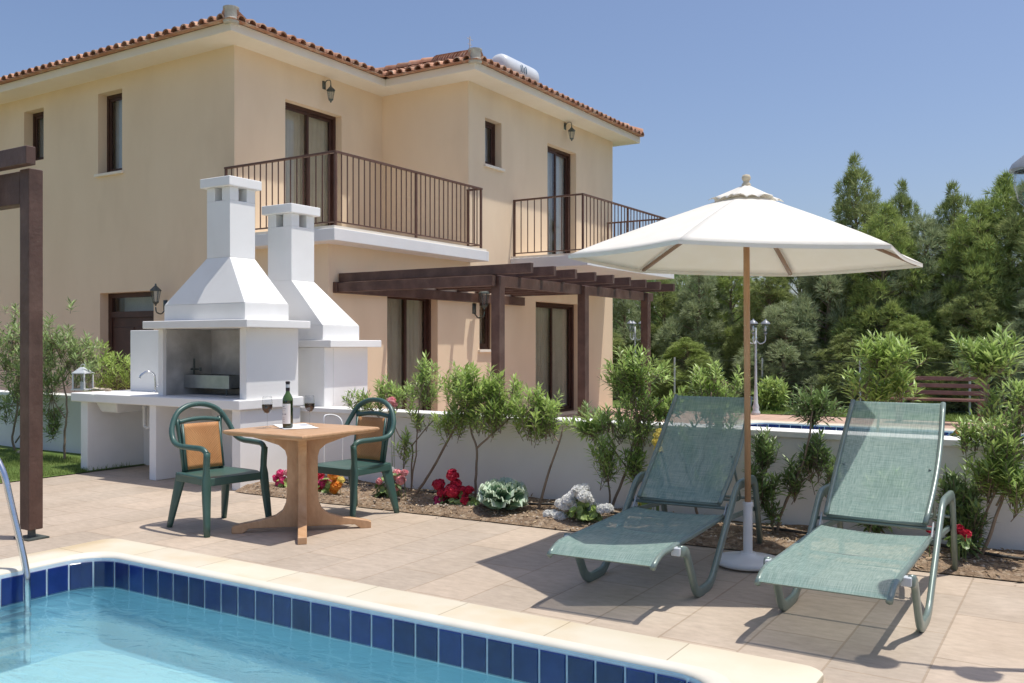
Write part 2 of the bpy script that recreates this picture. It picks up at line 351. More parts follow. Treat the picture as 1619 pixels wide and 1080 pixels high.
    def prism(s, poly, axis, a, b):    # poly in the two other axes, extruded from a to b on axis
        n = len(poly)
        def mk(p, t):
            return (t, p[0], p[1]) if axis == 0 else ((p[0], t, p[1]) if axis == 1 else (p[0], p[1], t))
        vs = [mk(p, a) for p in poly] + [mk(p, b) for p in poly]
        fs = [tuple(range(n))[::-1], tuple(range(n, 2 * n))] + [(i, (i + 1) % n, n + (i + 1) % n, n + i) for i in range(n)]
        s.add(vs, fs); return s
    def build(s, name, mat, parent=None, smooth=False, bevel=0, world=True, seg=2, solid=0, auto=None):
        me = bpy.data.meshes.new(name)
        off = ORG.get(parent.name, Vector((0, 0, 0))) if (parent is not None and world) else Vector((0, 0, 0))
        vs = [(v[0] - off.x, v[1] - off.y, v[2] - off.z) for v in s.v] if off.length > 0 else s.v
        me.from_pydata(vs, [], s.f); me.update()
        me.materials.append(MT[mat] if isinstance(mat, str) else mat)
        if smooth: me.polygons.foreach_set('use_smooth', [True] * len(me.polygons))
        o = bpy.data.objects.new(name, me); place(o, parent)
        ORG[o.name] = off.copy() if parent is not None else Vector((0, 0, 0))
        if solid:
            md = o.modifiers.new('s', 'SOLIDIFY'); md.thickness = solid; md.offset = 0
        if bevel:
            md = o.modifiers.new('b', 'BEVEL'); md.width = bevel; md.segments = seg; md.limit_method = 'ANGLE'; md.angle_limit = radians(35)
            if smooth is False:
                me.polygons.foreach_set('use_smooth', [True] * len(me.polygons)); md.harden_normals = True
        if auto:
            me.polygons.foreach_set('use_smooth', [True] * len(me.polygons))
            me.set_sharp_from_angle(angle=radians(auto))
        return o
def tag(o, label=None, cat=None, group=None, kind=None):
    if label: o['label'] = label
    if cat: o['category'] = cat
    if group: o['group'] = group
    if kind: o['kind'] = kind
    return o
def thing(name, label, cat, loc=(0, 0, 0), rz=0, group=None):
    o = bpy.data.objects.new(name, None); col.objects.link(o); o.location = loc; o.rotation_euler = (0, 0, rz)
    o.empty_display_size = .2
    ORG[o.name] = Vector(loc); return tag(o, label, cat, group)
def copy_tree(o, label=None):
    kids = {}
    for x in bpy.data.objects:
        if x.parent: kids.setdefault(x.parent.name, []).append(x)
    def rec(a, par):
        c = a.copy(); col.objects.link(c); c.parent = par
        for k in kids.get(a.name, []): rec(k, c)
        return c
    c = rec(o, None)
    if label: c['label'] = label
    return c
def bez(pts, n=6):          # Catmull-Rom smoothing
    P = [Vector(p) for p in pts]; P = [P[0] * 2 - P[1]] + P + [P[-1] * 2 - P[-2]]; out = []
    for i in range(1, len(P) - 2):
        for k in range(n):
            t = k / n; a, b, c, d = P[i - 1], P[i], P[i + 1], P[i + 2]
            out.append(.5 * ((2 * b) + (c - a) * t + (2 * a - 5 * b + 4 * c - d) * t * t + (3 * b - a - 3 * c + d) * t ** 3))
    out.append(P[-2]); return out
def fillet(pts, r=.06, n=5):   # rounded polyline
    P = [Vector(p) for p in pts]; out = [P[0]]
    for i in range(1, len(P) - 1):
        a = P[i - 1] - P[i]; b = P[i + 1] - P[i]; rr = min(r, a.length * .45, b.length * .45)
        p0 = P[i] + a.normalized() * rr; p1 = P[i] + b.normalized() * rr
        for k in range(n + 1):
            t = k / n; out.append(p0 * (1 - t) ** 2 + P[i] * 2 * t * (1 - t) + p1 * t * t)
    out.append(P[-1]); return out
# ================================================================ SETTING
POOL = (-5.72, -1.32, -6.0, 3.76)     # inner edge x0,x1,y0,y1
WL = -.175
def rect_ring(x0, x1, y0, y1, r, n=8):
    pts = []
    for cx, cy, a0 in ((x1 - r, y1 - r, 0), (x0 + r, y1 - r, 90), (x0 + r, y0 + r, 180), (x1 - r, y0 + r, 270)):
        for k in range(n + 1):
            a = radians(a0 + 90 * k / n); pts.append(Vector((cx + r * cos(a), cy + r * sin(a), 0)))
    return pts
def sheet(name, mat, rects, z, label=None):
    m = MB()
    for x0, x1, y0, y1 in rects:
        m.add([(x0, y0, z), (x1, y0, z), (x1, y1, z), (x0, y1, z)], [(0, 1, 2, 3)])
    o = m.build(name, mat); tag(o, kind='structure')
    if label: o['label'] = label
    return o
W = .36; PX0, PX1, PY0, PY1 = POOL
# terrain with the two pool pits left open
P2 = (-5.2, 3.5, 9.5, 16.7)
sheet('ground', 'terrain', [(-900, PX0 - .2, -900, 7.2), (PX1 + .2, 900, -900, 7.2), (PX0 - .2, PX1 + .2, -900, PY0 - .2), (PX0 - .2, PX1 + .2, PY1 + .2, 7.2),
      (-900, P2[0] - .2, 7.2, 900), (P2[1] + .2, 900, 7.2, 900), (P2[0] - .2, P2[1] + .2, 7.2, P2[2] - .2), (P2[0] - .2, P2[1] + .2, P2[3] + .2, 900)], -.02)
# deck round our pool
o = MB()
def quad(x0, x1, y0, y1, z=0, ya=None): o.add([(x0, y0, z), (x1, y0, z), (x1, ya if ya is not None else y1, z), (x0, y1, z)], [(0, 1, 2, 3)])
quad(-9.58, PX0 - .3, -8, 6.14); quad(PX0 - .3, PX1 + .3, PY1 + .3, 6.14, 0, 6.32); quad(PX1 + .3, 6, -8, 6.32, 0, 6.70)
quad(PX0 - .3, PX1 + .3, -8, PY0 - .3); quad(-9.58, -7.0, 6.14, 7.1)
dk = o.build('pool_deck', 'deck'); tag(dk, 'tan stamped paving around the swimming pool', kind='structure')
# soil bed, gently lumpy
def edge_y(x): return 6.14 if x < -6.02 else (6.14 + (x + 6.02) * .036 if x < -1.02 else 6.32 + (x + 1.02) * .0541)
def soil_h(x, y): return .012 + .035 * noise.noise(Vector((x * 1.7, y * 2.3, 0))) + .02 * noise.noise(Vector((x * 7, y * 7, 3)))
b = MB()
def bedf(u, v):
    x = -7.1 + 13.1 * u; ye = edge_y(x) - .012 + .018 * noise.noise(Vector((x * 4, 0, 7)))
    y = ye + (7.12 - ye) * v; e = min(1, v * 6)
    return (x, y, max(.006, .008 + (.03 + soil_h(x, y)) * e))
b.grid(bedf, 260, 18); tag(b.build('planting_soil', 'soil', smooth=True), 'brown mulched soil strip below the garden wall', kind='structure')
b = MB(); b.grid(lambda u, v: (-20 + 10.42 * u, -6 + 13.1 * v, .01 + (.03 if u < .98 else 0) * (noise.noise(Vector((u * 9, v * 9, 0))) + .3)), 40, 40)
tag(b.build('lawn', 'grassbase', smooth=True), 'green lawn left of the paving', kind='structure')
# neighbour's garden behind the wall
x0, x1, y0, y1 = P2
sheet('neighbour_deck', 'deck2', [(-9.12, x0 - .25, 7.2, 18.9), (x1 + .25, 9, 7.2, 18.9), (x0 - .25, x1 + .25, 7.2, y0 - .25), (x0 - .25, x1 + .25, y1 + .25, 18.9)], 0, 'pink paving around the far pool')
sheet('side_path', 'deck2', [(-24, -9.12, 7.2, 9.6)], -.006, 'paved strip beside the villa')
b = MB(); b.grid(lambda u, v: (-24 + 50 * u, 18.9 + 14 * v, .012 + .03 * abs(noise.noise(Vector((u * 30, v * 9, 0))))), 60, 20)
tag(b.build('far_lawn', 'grassbase', smooth=True), 'grass strip in front of the far trees', kind='structure')

def pool(name, rc, r, lab, cat, wl, floor, tiles, label_water):
    x0, x1, y0, y1 = rc
    root = thing(name, lab, cat, ((x0 + x1) / 2, (y0 + y1) / 2, 0))
    inn = rect_ring(x0, x1, y0, y1, r); out = rect_ring(x0 - W, x1 + W, y0 - W, y1 + W, .1)
    n = len(inn)
    # coping: profile from the outer top edge to the bull-nosed inner lip
    prof = [(1, -.01), (1, .026), (.985, .031), (.5, .032), (.22, .032)]
    lip = [(.22, .032), (.14, .031), (.09, .027), (.055, .018), (.045, .002), (.06, -.012), (.09, -.02)]
    for nm, pr, mt in (('coping', prof, 'coping'), ('coping_lip', lip, 'copinglip')):
        m = MB(); b0 = 0
        for i in range(n):
            for t, z in pr:
                p = inn[i].lerp(out[i], t); m.v.append((p.x, p.y, z))
        k = len(pr)
        for i in range(n):
            j = (i + 1) % n
            for q in range(k - 1): m.f.append((i * k + q, j * k + q, j * k + q + 1, i * k + q + 1))
        m.build(nm, mt, root, auto=50)
    # wall strip behind the tiles and basin
    off = rect_ring(x0 - .0165, x1 + .0165, y0 - .0165, y1 + .0165, r)
    m = MB(); m.v = [(p.x, p.y, z) for z in (.01, wl - .02) for p in off]; m.f = [(i, (i + 1) % n, n + (i + 1) % n, n + i) for i in range(n)]
    m.build('grout', 'grout', root)
    m = MB(); zz = (wl - .02, wl - .1, floor + .08, floor + .02, floor); ins = (.025, .01, .0, -.02, -.10)
    for z, e in zip(zz, ins):
        for p in rect_ring(x0 - e, x1 + e, y0 - e, y1 + e, r): m.v.append((p.x, p.y, z))
    for k in range(4):
        for i in range(n): m.f.append((k * n + i, k * n + (i + 1) % n, (k + 1) * n + (i + 1) % n, (k + 1) * n + i))
    m.build('basin', 'basin', root, auto=60)
    fl = MB(); fl.add(m.v[4 * n:5 * n], [tuple(range(n))]); fl.build('pool_floor', 'poolfloor', root)
    # individual glazed tiles
    ring = rect_ring(x0 - .012, x1 + .012, y0 - .012, y1 + .012, r, 10); L = [0]
    for i in range(len(ring)): L.append(L[-1] + (ring[(i + 1) % len(ring)] - ring[i]).length)
    tot = L[-1]; nt = int(tot / tiles); tw = tot / nt
    def at(s):
        s %= tot
        for i in range(len(ring)):
            if L[i + 1] >= s:
                t = (s - L[i]) / max(1e-6, L[i + 1] - L[i]); return ring[i].lerp(ring[(i + 1) % len(ring)], t)
    m = MB()
    for i in range(nt):
        a = at(i * tw + .0055); c = at((i + 1) * tw - .0055); mid = at((i + .5) * tw)
        nrm = Vector((-(c - a).y, (c - a).x, 0)).normalized(); mid = mid
        e = nrm * .004
        zt, zb = -.012, wl - .012
        vs = []
        for q in (a, mid, c): vs += [(q.x, q.y, zt), (q.x, q.y, zb)]
        fr = []
        for q in (a.lerp(mid, .06), mid, c.lerp(mid, .06)): fr += [(q.x + e.x, q.y + e.y, zt - .004), (q.x + e.x, q.y + e.y, zb + .004)]
        m.add(vs + fr, [(6, 7, 9, 8), (8, 9, 11, 10), (0, 1, 7, 6), (4, 10, 11, 5), (0, 6, 8, 2), (2, 8, 10, 4), (1, 3, 9, 7), (3, 5, 11, 9)])
    m.build('tile_band', 'bluetile', root)
    w = MB(); p = rect_ring(x0 - .015, x1 + .015, y0 - .015, y1 + .015, r); w.add([(q.x, q.y, wl) for q in p], [tuple(range(n))])
    tag(w.build('water', 'water'), label_water, kind='structure')
    return root
pool('swimming_pool', POOL, .24, 'nearest pool with yellow stone coping and big dark blue waterline tiles', 'swimming pool', WL, -.56, .150, 'light blue water of the nearest pool')
pool('swimming_pool', P2, .3, 'far pool behind the garden wall, only its blue tile line showing', 'swimming pool', -.16, -.9, .20, 'water of the far pool')

# garden wall
g = thing('garden_wall', 'low white rendered garden wall behind the planting bed', 'wall', (0, 7.2, 0))
m = MB(); m.grid(lambda u, v: (-22 + 34 * u, 7.105, v * .735), 2, 1); m.box(-22, 12, 7.106, 7.3, -.1, .735)
MB().box(-22, 12, 7.10, 7.3, -.1, .735).build('wall', 'wallwhite', g)
MB().box(-22, 12, 7.06, 7.33, .735, .785).build('wall_coping', 'white', g, bevel=.008)

# ================================================================ VILLA
YF, XA, YB, XC, YD = 9.57, -11.07, 13.04, -9.12, 18.74
ZS, ZE = 3.06, 6.05
house = thing('villa', 'two-storey cream villa with terracotta tiled roof and two railed balconies', 'house', (-13, 14, 0))
def wallp(axis, c, u0, u1, z0, z1, holes, depth, sgn, mat='stucco', name='wall'):
    """outer skin with real openings; axis 'x': plane x=c spanned by y; sgn=+1 outward along +axis"""
    us = sorted({u0, u1} | {h[0] for h in holes} | {h[1] for h in holes}); zs = sorted({z0, z1} | {h[2] for h in holes} | {h[3] for h in holes})
    m = MB()
    def P(u, z, d=0): return (c - sgn * d, u, z) if axis == 'x' else (u, c - sgn * d, z)
    for i in range(len(us) - 1):
        for j in range(len(zs) - 1):
            cu, cz = (us[i] + us[i + 1]) / 2, (zs[j] + zs[j + 1]) / 2
            if any(h[0] < cu < h[1] and h[2] < cz < h[3] for h in holes): continue
            m.add([P(us[i], zs[j]), P(us[i + 1], zs[j]), P(us[i + 1], zs[j + 1]), P(us[i], zs[j + 1])], [(0, 1, 2, 3)])
    for a, b_, c_, d_ in [h[:4] for h in holes]:
        q = [(a, c_), (b_, c_), (b_, d_), (a, d_)]
        for k in range(4):
            e, f = q[k], q[(k + 1) % 4]
            m.add([P(*e), P(*f), P(f[0], f[1], depth), P(e[0], e[1], depth)], [(0, 1, 2, 3)])
    return m.build(name, mat, house)
def opening(axis, c, sgn, u0, u1, z0, z1, kind, depth=.17, mull=True, sill=False, curt='curtain', gap=(.0, 1.0), halfs=None):
    """window or glazed door: frame, sashes, panes and curtain set at 'depth' inside the wall"""
    def B(m, ua, ub, za, zb, d0, d1):
        a, b_ = c - sgn * d0, c - sgn * d1; lo, hi = min(a, b_), max(a, b_)
        if axis == 'x': m.box(lo, hi, ua, ub, za, zb)
        else: m.box(ua, ub, lo, hi, za, zb)
    f = MB(); t = .055
    B(f, u0, u0 + t, z0, z1, depth - .03, depth + .05); B(f, u1 - t, u1, z0, z1, depth - .03, depth + .05)
    B(f, u0 + t, u1 - t, z1 - t, z1, depth - .03, depth + .05); B(f, u0 + t, u1 - t, z0, z0 + .04, depth - .03, depth + .05)
    fr = f.build(kind, 'frame', house)
    mid = (u0 + u1) / 2; halves = [(u0 + t, mid + .025, 0), (mid - .025, u1 - t, .035)] if mull else [(u0 + t, u1 - t, 0)]
    for a, b_, dd in halves:
        s_ = MB(); w = .05; za, zb = z0 + .04, z1 - t
        B(s_, a, a + w, za, zb, depth - .012 + dd, depth + .02 + dd); B(s_, b_ - w, b_, za, zb, depth - .012 + dd, depth + .02 + dd)
        B(s_, a + w, b_ - w, za, za + .07, depth - .012 + dd, depth + .02 + dd); B(s_, a + w, b_ - w, zb - w, zb, depth - .012 + dd, depth + .02 + dd)
        s_.build('sash', 'frame', fr)
        p = MB(); B(p, a + w, b_ - w, za + .07, zb - w, depth + .001 + dd, depth + .007 + dd); p.build('pane', 'window', fr)
    # pleated curtain hanging inside
    L = u1 - u0; m = MB(); nu = int(L * 60)
    def cf(u, v):
        uu = u0 + .02 + (L - .04) * (gap[0] + (gap[1] - gap[0]) * u); w = c - sgn * (depth + .12 + .022 * sin(uu * 58 + 2 * sin(uu * 9)) * (.5 + .5 * v) + .012 * sin(uu * 131))
        z = z1 - .02 - (z1 - z0 - .04) * v
        return (w, uu, z) if axis == 'x' else (uu, w, z)
    m.grid(cf, nu, 4); m.build('curtain', curt, fr, smooth=True)
    if sill:
        s_ = MB(); B(s_, u0 - .05, u1 + .05, z0 - .045, z0 + .002, -.05, depth - .031); s_.build('sill', 'soffit', fr, bevel=.006)
# holes
hL = [(AY(155, 0, YF).x, AY(193, 0, YF).x, 4.40, 5.80), (AY(38, 0, YF).x, AY(69, 0, YF).x, 4.85, 5.80), (AY(158, 0, YF).x, AY(243, 0, YF).x, 0.02, 2.34)]
wallp('y', YF, -22, XA, ZS, ZE, hL[:2], .17, -1)
wallp('y', YF, -22, XC, -.05, ZS, hL[2:], .20, -1)
hAB = [(10.62, 11.95, 3.12, 5.46)]
wallp('x', XA, YF, YB, ZS, ZE, hAB, .17, 1)
wallp('y', YB, XA, XC, ZS, ZE, [], .1, -1)
hCDu = [(13.56, 14.10, 4.68, 5.52), (15.79, 17.0, 3.12, 5.48)]
wallp('x', XC, YB, YD, ZS, ZE, hCDu, .17, 1)
hG = [(10.86, 12.15, .05, 2.28), (13.38, 13.92, 1.36, 2.26), (15.33, 17.15, .05, 2.30)]
wallp('x', XC, YF, YD, -.05, ZS, hG, .17, 1)
wallp('y', YD, -22, XC, -.05, ZE, [], .1, 1); wallp('x', -22, YF, YD, -.05, ZE, [], .1, -1)
# inner lining so that rooms are closed and dark: floor slab between storeys
MB().box(-21.9, XC - .55, YF + .55, YD - .3, 2.9, 3.05).build('storey_floor', 'dark', house)
opening('y', YF, -1, *hL[0], 'window', mull=False, sill=True, curt='curtain_grey', depth=.2)
opening('y', YF, -1, *hL[1], 'window', mull=False, sill=False, curt='curtain_grey', depth=.2)
opening('x', XA, 1, *hAB[0], 'balcony_door'); opening('x', XC, 1, *hCDu[1], 'balcony_door', curt='curtain_grey', gap=(.25, 1))
opening('x', XC, 1, *hCDu[0], 'window', mull=False, sill=True, curt='curtain_grey'); opening('x', XC, 1, *hG[0], 'patio_door', gap=(0, 1))
opening('x', XC, 1, *hG[1], 'window', mull=False, sill=True); opening('x', XC, 1, *hG[2], 'patio_door')
# timber entrance door with a transom light
a, b_, c_, d_ = hL[2]
f = MB(); y0 = YF + .16; f.box(a, a + .1, y0, y0 + .08, c_, d_); f.box(b_ - .07, b_, y0, y0 + .08, c_, d_); f.box(a + .1, b_ - .07, y0, y0 + .08, d_ - .08, d_); f.box(a + .1, b_ - .07, y0 - .01, y0 + .09, d_ - .42, d_ - .32)
door = f.build('entrance_door', 'frame', house)
MB().box(a + .1, b_ - .07, y0 + .03, y0 + .04, d_ - .32, d_ - .08).build('pane', 'window', door)
d = MB(); d.box(a + .1, b_ - .07, y0 + .02, y0 + .07, c_, d_ - .42); xm = (a + b_) / 2
for k in range(2):
    xx = a + .16 + k * (b_ - a - .17) / 2
    for z0, z1 in ((.2, .85), (1.0, 1.75)): d.box(xx, xx + (b_ - a) / 2 - .19, y0 + .005, y0 + .03, z0, z1)
d.build('door_leaf', 'frame', door, bevel=.006)
MB().box(a + .1, b_ - .07, y0 + .25, y0 + .26, d_ - .5, d_).build('curtain', 'curtain_grey', door)

# balconies
def balcony(x0, x1, y0, y1, name):
    m = MB(); m.prism([(x1, ZS), (x1, 2.905), (x1 - .05, 2.885), (x0, 2.885), (x0, ZS)], 1, y0 + .0, y1)
    s_ = m.build(name, 'slab', house, bevel=.008); return s_
m = MB(); m.box(XA - .02, -8.73, 9.28, YB, 2.885, 3.055); m.box(XC + .002, -8.73, YB, 13.1, 2.885, 3.055); m.build('balcony_slab', 'slab', house, bevel=.008)
m = MB(); m.box(XA - .02, -8.76, 9.31, YB - .002, 3.055, 3.095); m.box(XC + .002, -8.76, YB - .002, 13.07, 3.055, 3.095); m.build('balcony_floor', 'soffit', house)
m = MB(); m.box(XC + .002, -7.50, 14.40, 18.42, 2.86, 3.055); m.build('balcony_slab', 'slab', house, bevel=.008)
m = MB(); m.box(XC + .002, -7.53, 14.43, 18.39, 3.055, 3.095); m.build('balcony_floor', 'soffit', house)
def railing(corners, zt, zb, step, mid=None):
    rt = MB(); bal = []
    for i in range(len(corners) - 1):
        p, q = Vector((*corners[i], 0)), Vector((*corners[i + 1], 0)); L = (q - p).length; d = (q - p) / L
        rt.bar(p + Vector((0, 0, zt)) - d * .02, q + Vector((0, 0, zt)) + d * .02, .05, .03); rt.bar(p + Vector((0, 0, zb)), q + Vector((0, 0, zb)), .03, .02)
        npst = max(1, round(L / 1.9))
        for k in range(npst + 1):
            c = p + d * (L * k / npst)
            if k == 0 and i > 0: continue
            rt.bar(c + Vector((0, 0, 3.08)), c + Vector((0, 0, zt - .016)), .035, .035)
        n = int(L / step)
        for k in range(1, n):
            c = p + d * (L * k / n)
            if min(abs(L * k / n - L * j / npst) for j in range(npst + 1)) > .04: bal.append(c)
    r = rt.build('balcony_railing', 'rail', house, bevel=.003)
    for c in bal: MB().tube([c + Vector((0, 0, zb + .01)), c + Vector((0, 0, zt - .014))], .0098, 6, cap=False).build('baluster', 'rail', r)
railing([(XA + .0, 9.41), (-8.83, 9.41), (-8.83, 13.0), (XC + .02, 13.0)], 4.13, 3.16, .118)
railing([(XC + .02, 14.52), (-7.655, 14.52), (-7.655, 18.3), (XC + .1, 18.3)], 4.15, 3.16, .14)

# roof
OV = .47; ZR = 6.19; TP = math.tan(radians(22))
m = MB(); m.box(-22.5, XA + OV, YF - OV, YD + OV, ZE, ZR - .001); m.box(XA + OV, XC + OV, YB - OV, YD + OV, ZE, ZR - .001)
m.build('eaves', 'soffit', house, bevel=.01)
def hip(rc):
    x0, x1, y0, y1 = rc; z = ZR; h = min(x1 - x0, y1 - y0) / 2
    m = MB(); yc = (y0 + y1) / 2
    A = (x0, y0, z); B = (x1, y0, z); C = (x1, y1, z); D = (x0, y1, z); E = (x0 + h, yc, z + h * TP); F_ = (x1 - h, yc, z + h * TP)
    m.add([A, B, C, D, E, F_], [(0, 1, 5, 4), (1, 2, 5), (2, 3, 4, 5), (3, 0, 4)])
    m.build('roof', 'terra_dark', house)
    sp = .205; sl = .36; cp = 1; T = MB()
    def column(o, up, side, lim):      # o=eave point, up=uphill horizontal dir, lim=horizontal run
        s0 = -.12; run = lim - (.07 if lim < h - .02 else 0); k = 0
        while s0 < run - .03:
            s1 = min(s0 + sl + .05, run)
            r0, r1 = .080, .066; lift = .012 * (1 if k else 1)
            n = 7
            for (sa, ra, za) in ((s0, r0, .035), (s1, r1, .012)):
                for j in range(n + 1):
                    t = pi * j / n; p = o + up * sa + side * (ra * cos(t)); T.v.append((p.x, p.y, z + max(-.01, sa * TP) + za + ra * sin(t) * .95 - .01))
            b0 = len(T.v) - 2 * (n + 1)
            for j in range(n): T.f.append((b0 + j, b0 + j + 1, b0 + n + 2 + j, b0 + n + 1 + j))
            if k == 0:                   # thickness of the eave tile and its mortar plug
                b1 = len(T.v)
                for j in range(n + 1):
                    t = pi * j / n; p = o + up * s0 + side * (.062 * cos(t)); T.v.append((p.x, p.y, z + .025 + .062 * sin(t) * .9 - .008))
                for j in range(n): T.f.append((b0 + j, b1 + j, b1 + j + 1, b0 + j + 1))
            s0 += sl; k += 1
    nx = int((x1 - x0) / sp); ny = int((y1 - y0) / sp)
    for i in range(nx):
        x = x0 + (i + .5) * (x1 - x0) / nx; lim = min(x - x0, x1 - x, h)
        if x > -19.5: column(Vector((x, y0, 0)), Vector((0, 1, 0)), Vector((1, 0, 0)), lim)
    for i in range(ny):
        y = y0 + (i + .5) * (y1 - y0) / ny; lim = min(y - y0, y1 - y, h)
        column(Vector((x1, y, 0)), Vector((-1, 0, 0)), Vector((0, 1, 0)), lim)
    T.build('roof_tiles', 'terra', house, auto=60)
    # pan channel trough tiles seen between the covers, as a mortar bed coloured with the shade inside the tile ends
    Q = MB(); Q.box(max(x0, -21), x1 - .02, y0 + .03, y0 + .06, z - .002, z + .05); Q.box(x1 - .06, x1 - .03, y0 + .07, y1 - .03, z - .002, z + .05); Q.build('eave_mortar', 'terra_dark', house)
    K_ = MB(); K_.box(max(x0, -21), x1 + .10, y0 - .10, y0 - .001, z + .001, z + .013); K_.box(x1 + .001, x1 + .10, y0, y1, z + .001, z + .013); K_.build('eave_pans', 'terra', house)  # flat sheet added under the tiles to shade the fascia evenly
    # hip caps
    H = MB()
    for (p, q) in ((B, F_), (C, F_), (E, F_)):
        p, q = Vector(p), Vector(q); d = q - p; L = d.length; d.normalize(); side = d.cross(Vector((0, 0, 1))).normalized(); upv = side.cross(d); n = int(L / .33)
        for k in range(n):
            a = p + d * (L * k / n); b_ = p + d * (L * (k + 1) / n + .05); b0 = len(H.v); nn = 8
            for (c, rr, lf) in ((a, .135, .065), (b_, .118, .045)):
                for j in range(nn + 1):
                    t = pi * j / nn; H.v.append(tuple(c + side * (rr * cos(t)) + upv * (rr * sin(t) + lf)))
            for j in range(nn): H.f.append((b0 + j, b0 + j + 1, b0 + nn + 2 + j, b0 + nn + 1 + j))
            H.f.append(tuple(range(b0, b0 + nn + 1)))
    H.build('hip_tiles', 'terra', house, auto=60)
    e = MB(); d = (Vector(F_) - Vector(B)).normalized(); rot = d.to_track_quat('Z', 'Y').to_matrix()
    e.lathe([(.105, -.03), (.118, .0), (.118, .03), (.105, .04), (.110, .16), (.118, .17), (.118, .20), (.10, .205), (.09, .17), (.001, .165)], Vector(B) + Vector((-.02, .02, .0)), 18); e.build('hip_end', 'mortar', house, auto=50)
hip((-22.5, XA + OV, YF - OV, YD + OV)); hip((-22.4, XC + OV, YB - OV, YD + OV - .01))

# on the roof
tk = thing('solar_water_tank', 'white cylindrical solar water tank lying on the tiled roof', 'water tank', (-10.25, 16.3, 6.8))
rotx = Matrix.Rotation(radians(-90), 3, 'X'); c = Vector((-10.2, 15.62, 7.17))
MB().lathe([(.001, -.03), (.14, -.02), (.22, .02), (.245, .08), (.25, .2), (.25, 1.18), (.245, 1.26), (.2, 1.32), (.1, 1.35), (.001, 1.355)], c, 28, rotx).build('tank', 'tank', tk, auto=50)
m = MB()
for i, (dy, h) in enumerate(((.50, .13), (.57, .17), (.64, .12), (.71, .16))):   # dark printed strokes on the drum
    m.grid(lambda u, v: (c.x + .2525 * cos(radians(-12 + 40 * (v * h / .17))), c.y + dy + .035 * u, c.z + .2525 * sin(radians(-12 + 40 * (v * h / .17)))), 1, 6)
m.build('printed_mark', 'blueink', tk)
m = MB()
for y in (15.9, 16.7): m.bar((-10.4, y, 6.85), (-10.3, y, 7.0), .04, .04); m.bar((-10.0, y, 6.6), (-10.1, y, 7.0), .04, .04)
m.build('stand', 'steel', tk)
an = thing('roof_aerial', 'thin metal aerial mast on the roof beside the white tank', 'aerial', (-10.4, 14.4, 6.8))
p = AX(743, 85, -10.6); q = AX(743, 58, -10.6)
m = MB().tube([p + Vector((0, 0, -.4)), q], .014, 6); m.bar(q + Vector((0, -.1, -.05)), q + Vector((0, .1, -.05)), .01, .01); m.bar(q + Vector((0, -.07, -.16)), q + Vector((0, .07, -.16)), .01, .01)
m.build('mast', 'palegrey', an)

# wall lanterns
def lantern_parts(root, body='lanternmetal', s=1.0, base=(0, 0, 0), glass='lampglass', cap=True):
    b = Vector(base)
    def sc(pr): return [(r * s, z * s) for r, z in pr]
    MB().lathe(sc([(.001, .16), (.012, .16), (.015, .13), (.03, .115), (.085, .06), (.09, .045), (.001, .045)]), b, 6).build('lantern_cap', body, root, world=False)
    MB().lathe(sc([(.001, -.2), (.012, -.195), (.02, -.17), (.045, -.15), (.052, -.13), (.001, -.13)]), b, 6).build('lantern_foot', body, root, world=False)
    MB().lathe(sc([(.042, -.13), (.073, .045)]), b, 6).build('lantern_glass', glass, root, world=False)
    m = MB()
    for k in range(6):
        a = 2 * pi * k / 6; m.tube([b + Vector((.045 * cos(a), .045 * sin(a), -.13)) * s, b + Vector((.077 * cos(a), .077 * sin(a), .045)) * s], .005 * s, 4)
    m.build('lantern_bars', body, root, world=False)
def wall_lantern(loc, rz, label, s=1.0, hang=True):
    r = thing('wall_lantern', label, 'lantern', loc, rz, 'wall lanterns on the villa')
    m = MB().box(-.045 * s, .045 * s, -.012, 0, -.06 * s, .10 * s)          # local: wall at y=0, lantern out along -y
    if hang: m.tube(bez([(0, -.01, .03 * s), (0, -.08 * s, .10 * s), (0, -.17 * s, .09 * s), (0, -.19 * s, .02 * s), (0, -.19 * s, -.03 * s)]), .009 * s, 6); bz = -.16 * s
    else: m.tube(bez([(0, -.01, -.05 * s), (0, -.08 * s, -.12 * s), (0, -.17 * s, -.10 * s), (0, -.19 * s, -.02 * s)]), .010 * s, 6); bz = .2 * s
    m.build('bracket', 'lanternmetal', r, world=False, smooth=True)
    lantern_parts(r, s=s, base=(0, -.19 * s, bz)); return r
p = AX(512, 142, XA); wall_lantern((XA, p.y, p.z + .06), radians(90), 'grey wall lantern above the left balcony door', .85)
p = AX(893, 205, XC); wall_lantern((XC, p.y, p.z + .05), radians(90), 'grey wall lantern above the right balcony door', .85)
p = AX(757, 480, XC); wall_lantern((XC, p.y - .15, p.z - .12), radians(90), 'wall lantern beside the small ground-floor window, under the pergola', 1.15, False)
p = AY(262, 470, YF); wall_lantern((p.x, YF, p.z - .15), 0, 'wall lantern right of the dark wooden entrance door', 1.0, False)

# pergola on the house
pg = thing('pergola', 'dark brown timber pergola over the villa patio', 'pergola', (-7.6, 12.1, 0))
for y in (9.85, 12.2, 14.5):
    MB().box(-6.49, -6.36, y - .065, y + .065, 0, 2.33).build('post', 'brownwood', pg, bevel=.006)
MB().box(-6.495, -6.415, 9.78, 14.8, 2.205, 2.345).build('front_beam', 'brownwood', pg, bevel=.006)
MB().box(XC + .002, XC + .08, 9.66, 14.8, 2.19, 2.345).build('wall_beam', 'brownwood', pg, bevel=.006)
MB().box(XC + .08, -6.40, 9.68, 9.76, 2.20, 2.335).build('side_beam', 'brownwood', pg, bevel=.006)
for k in range(9):
    y = 9.80 + k * .58; MB().box(XC + .02, -5.88, y - .035, y + .03, 2.349, 2.475).build('rafter', 'brownwood', pg, bevel=.005)

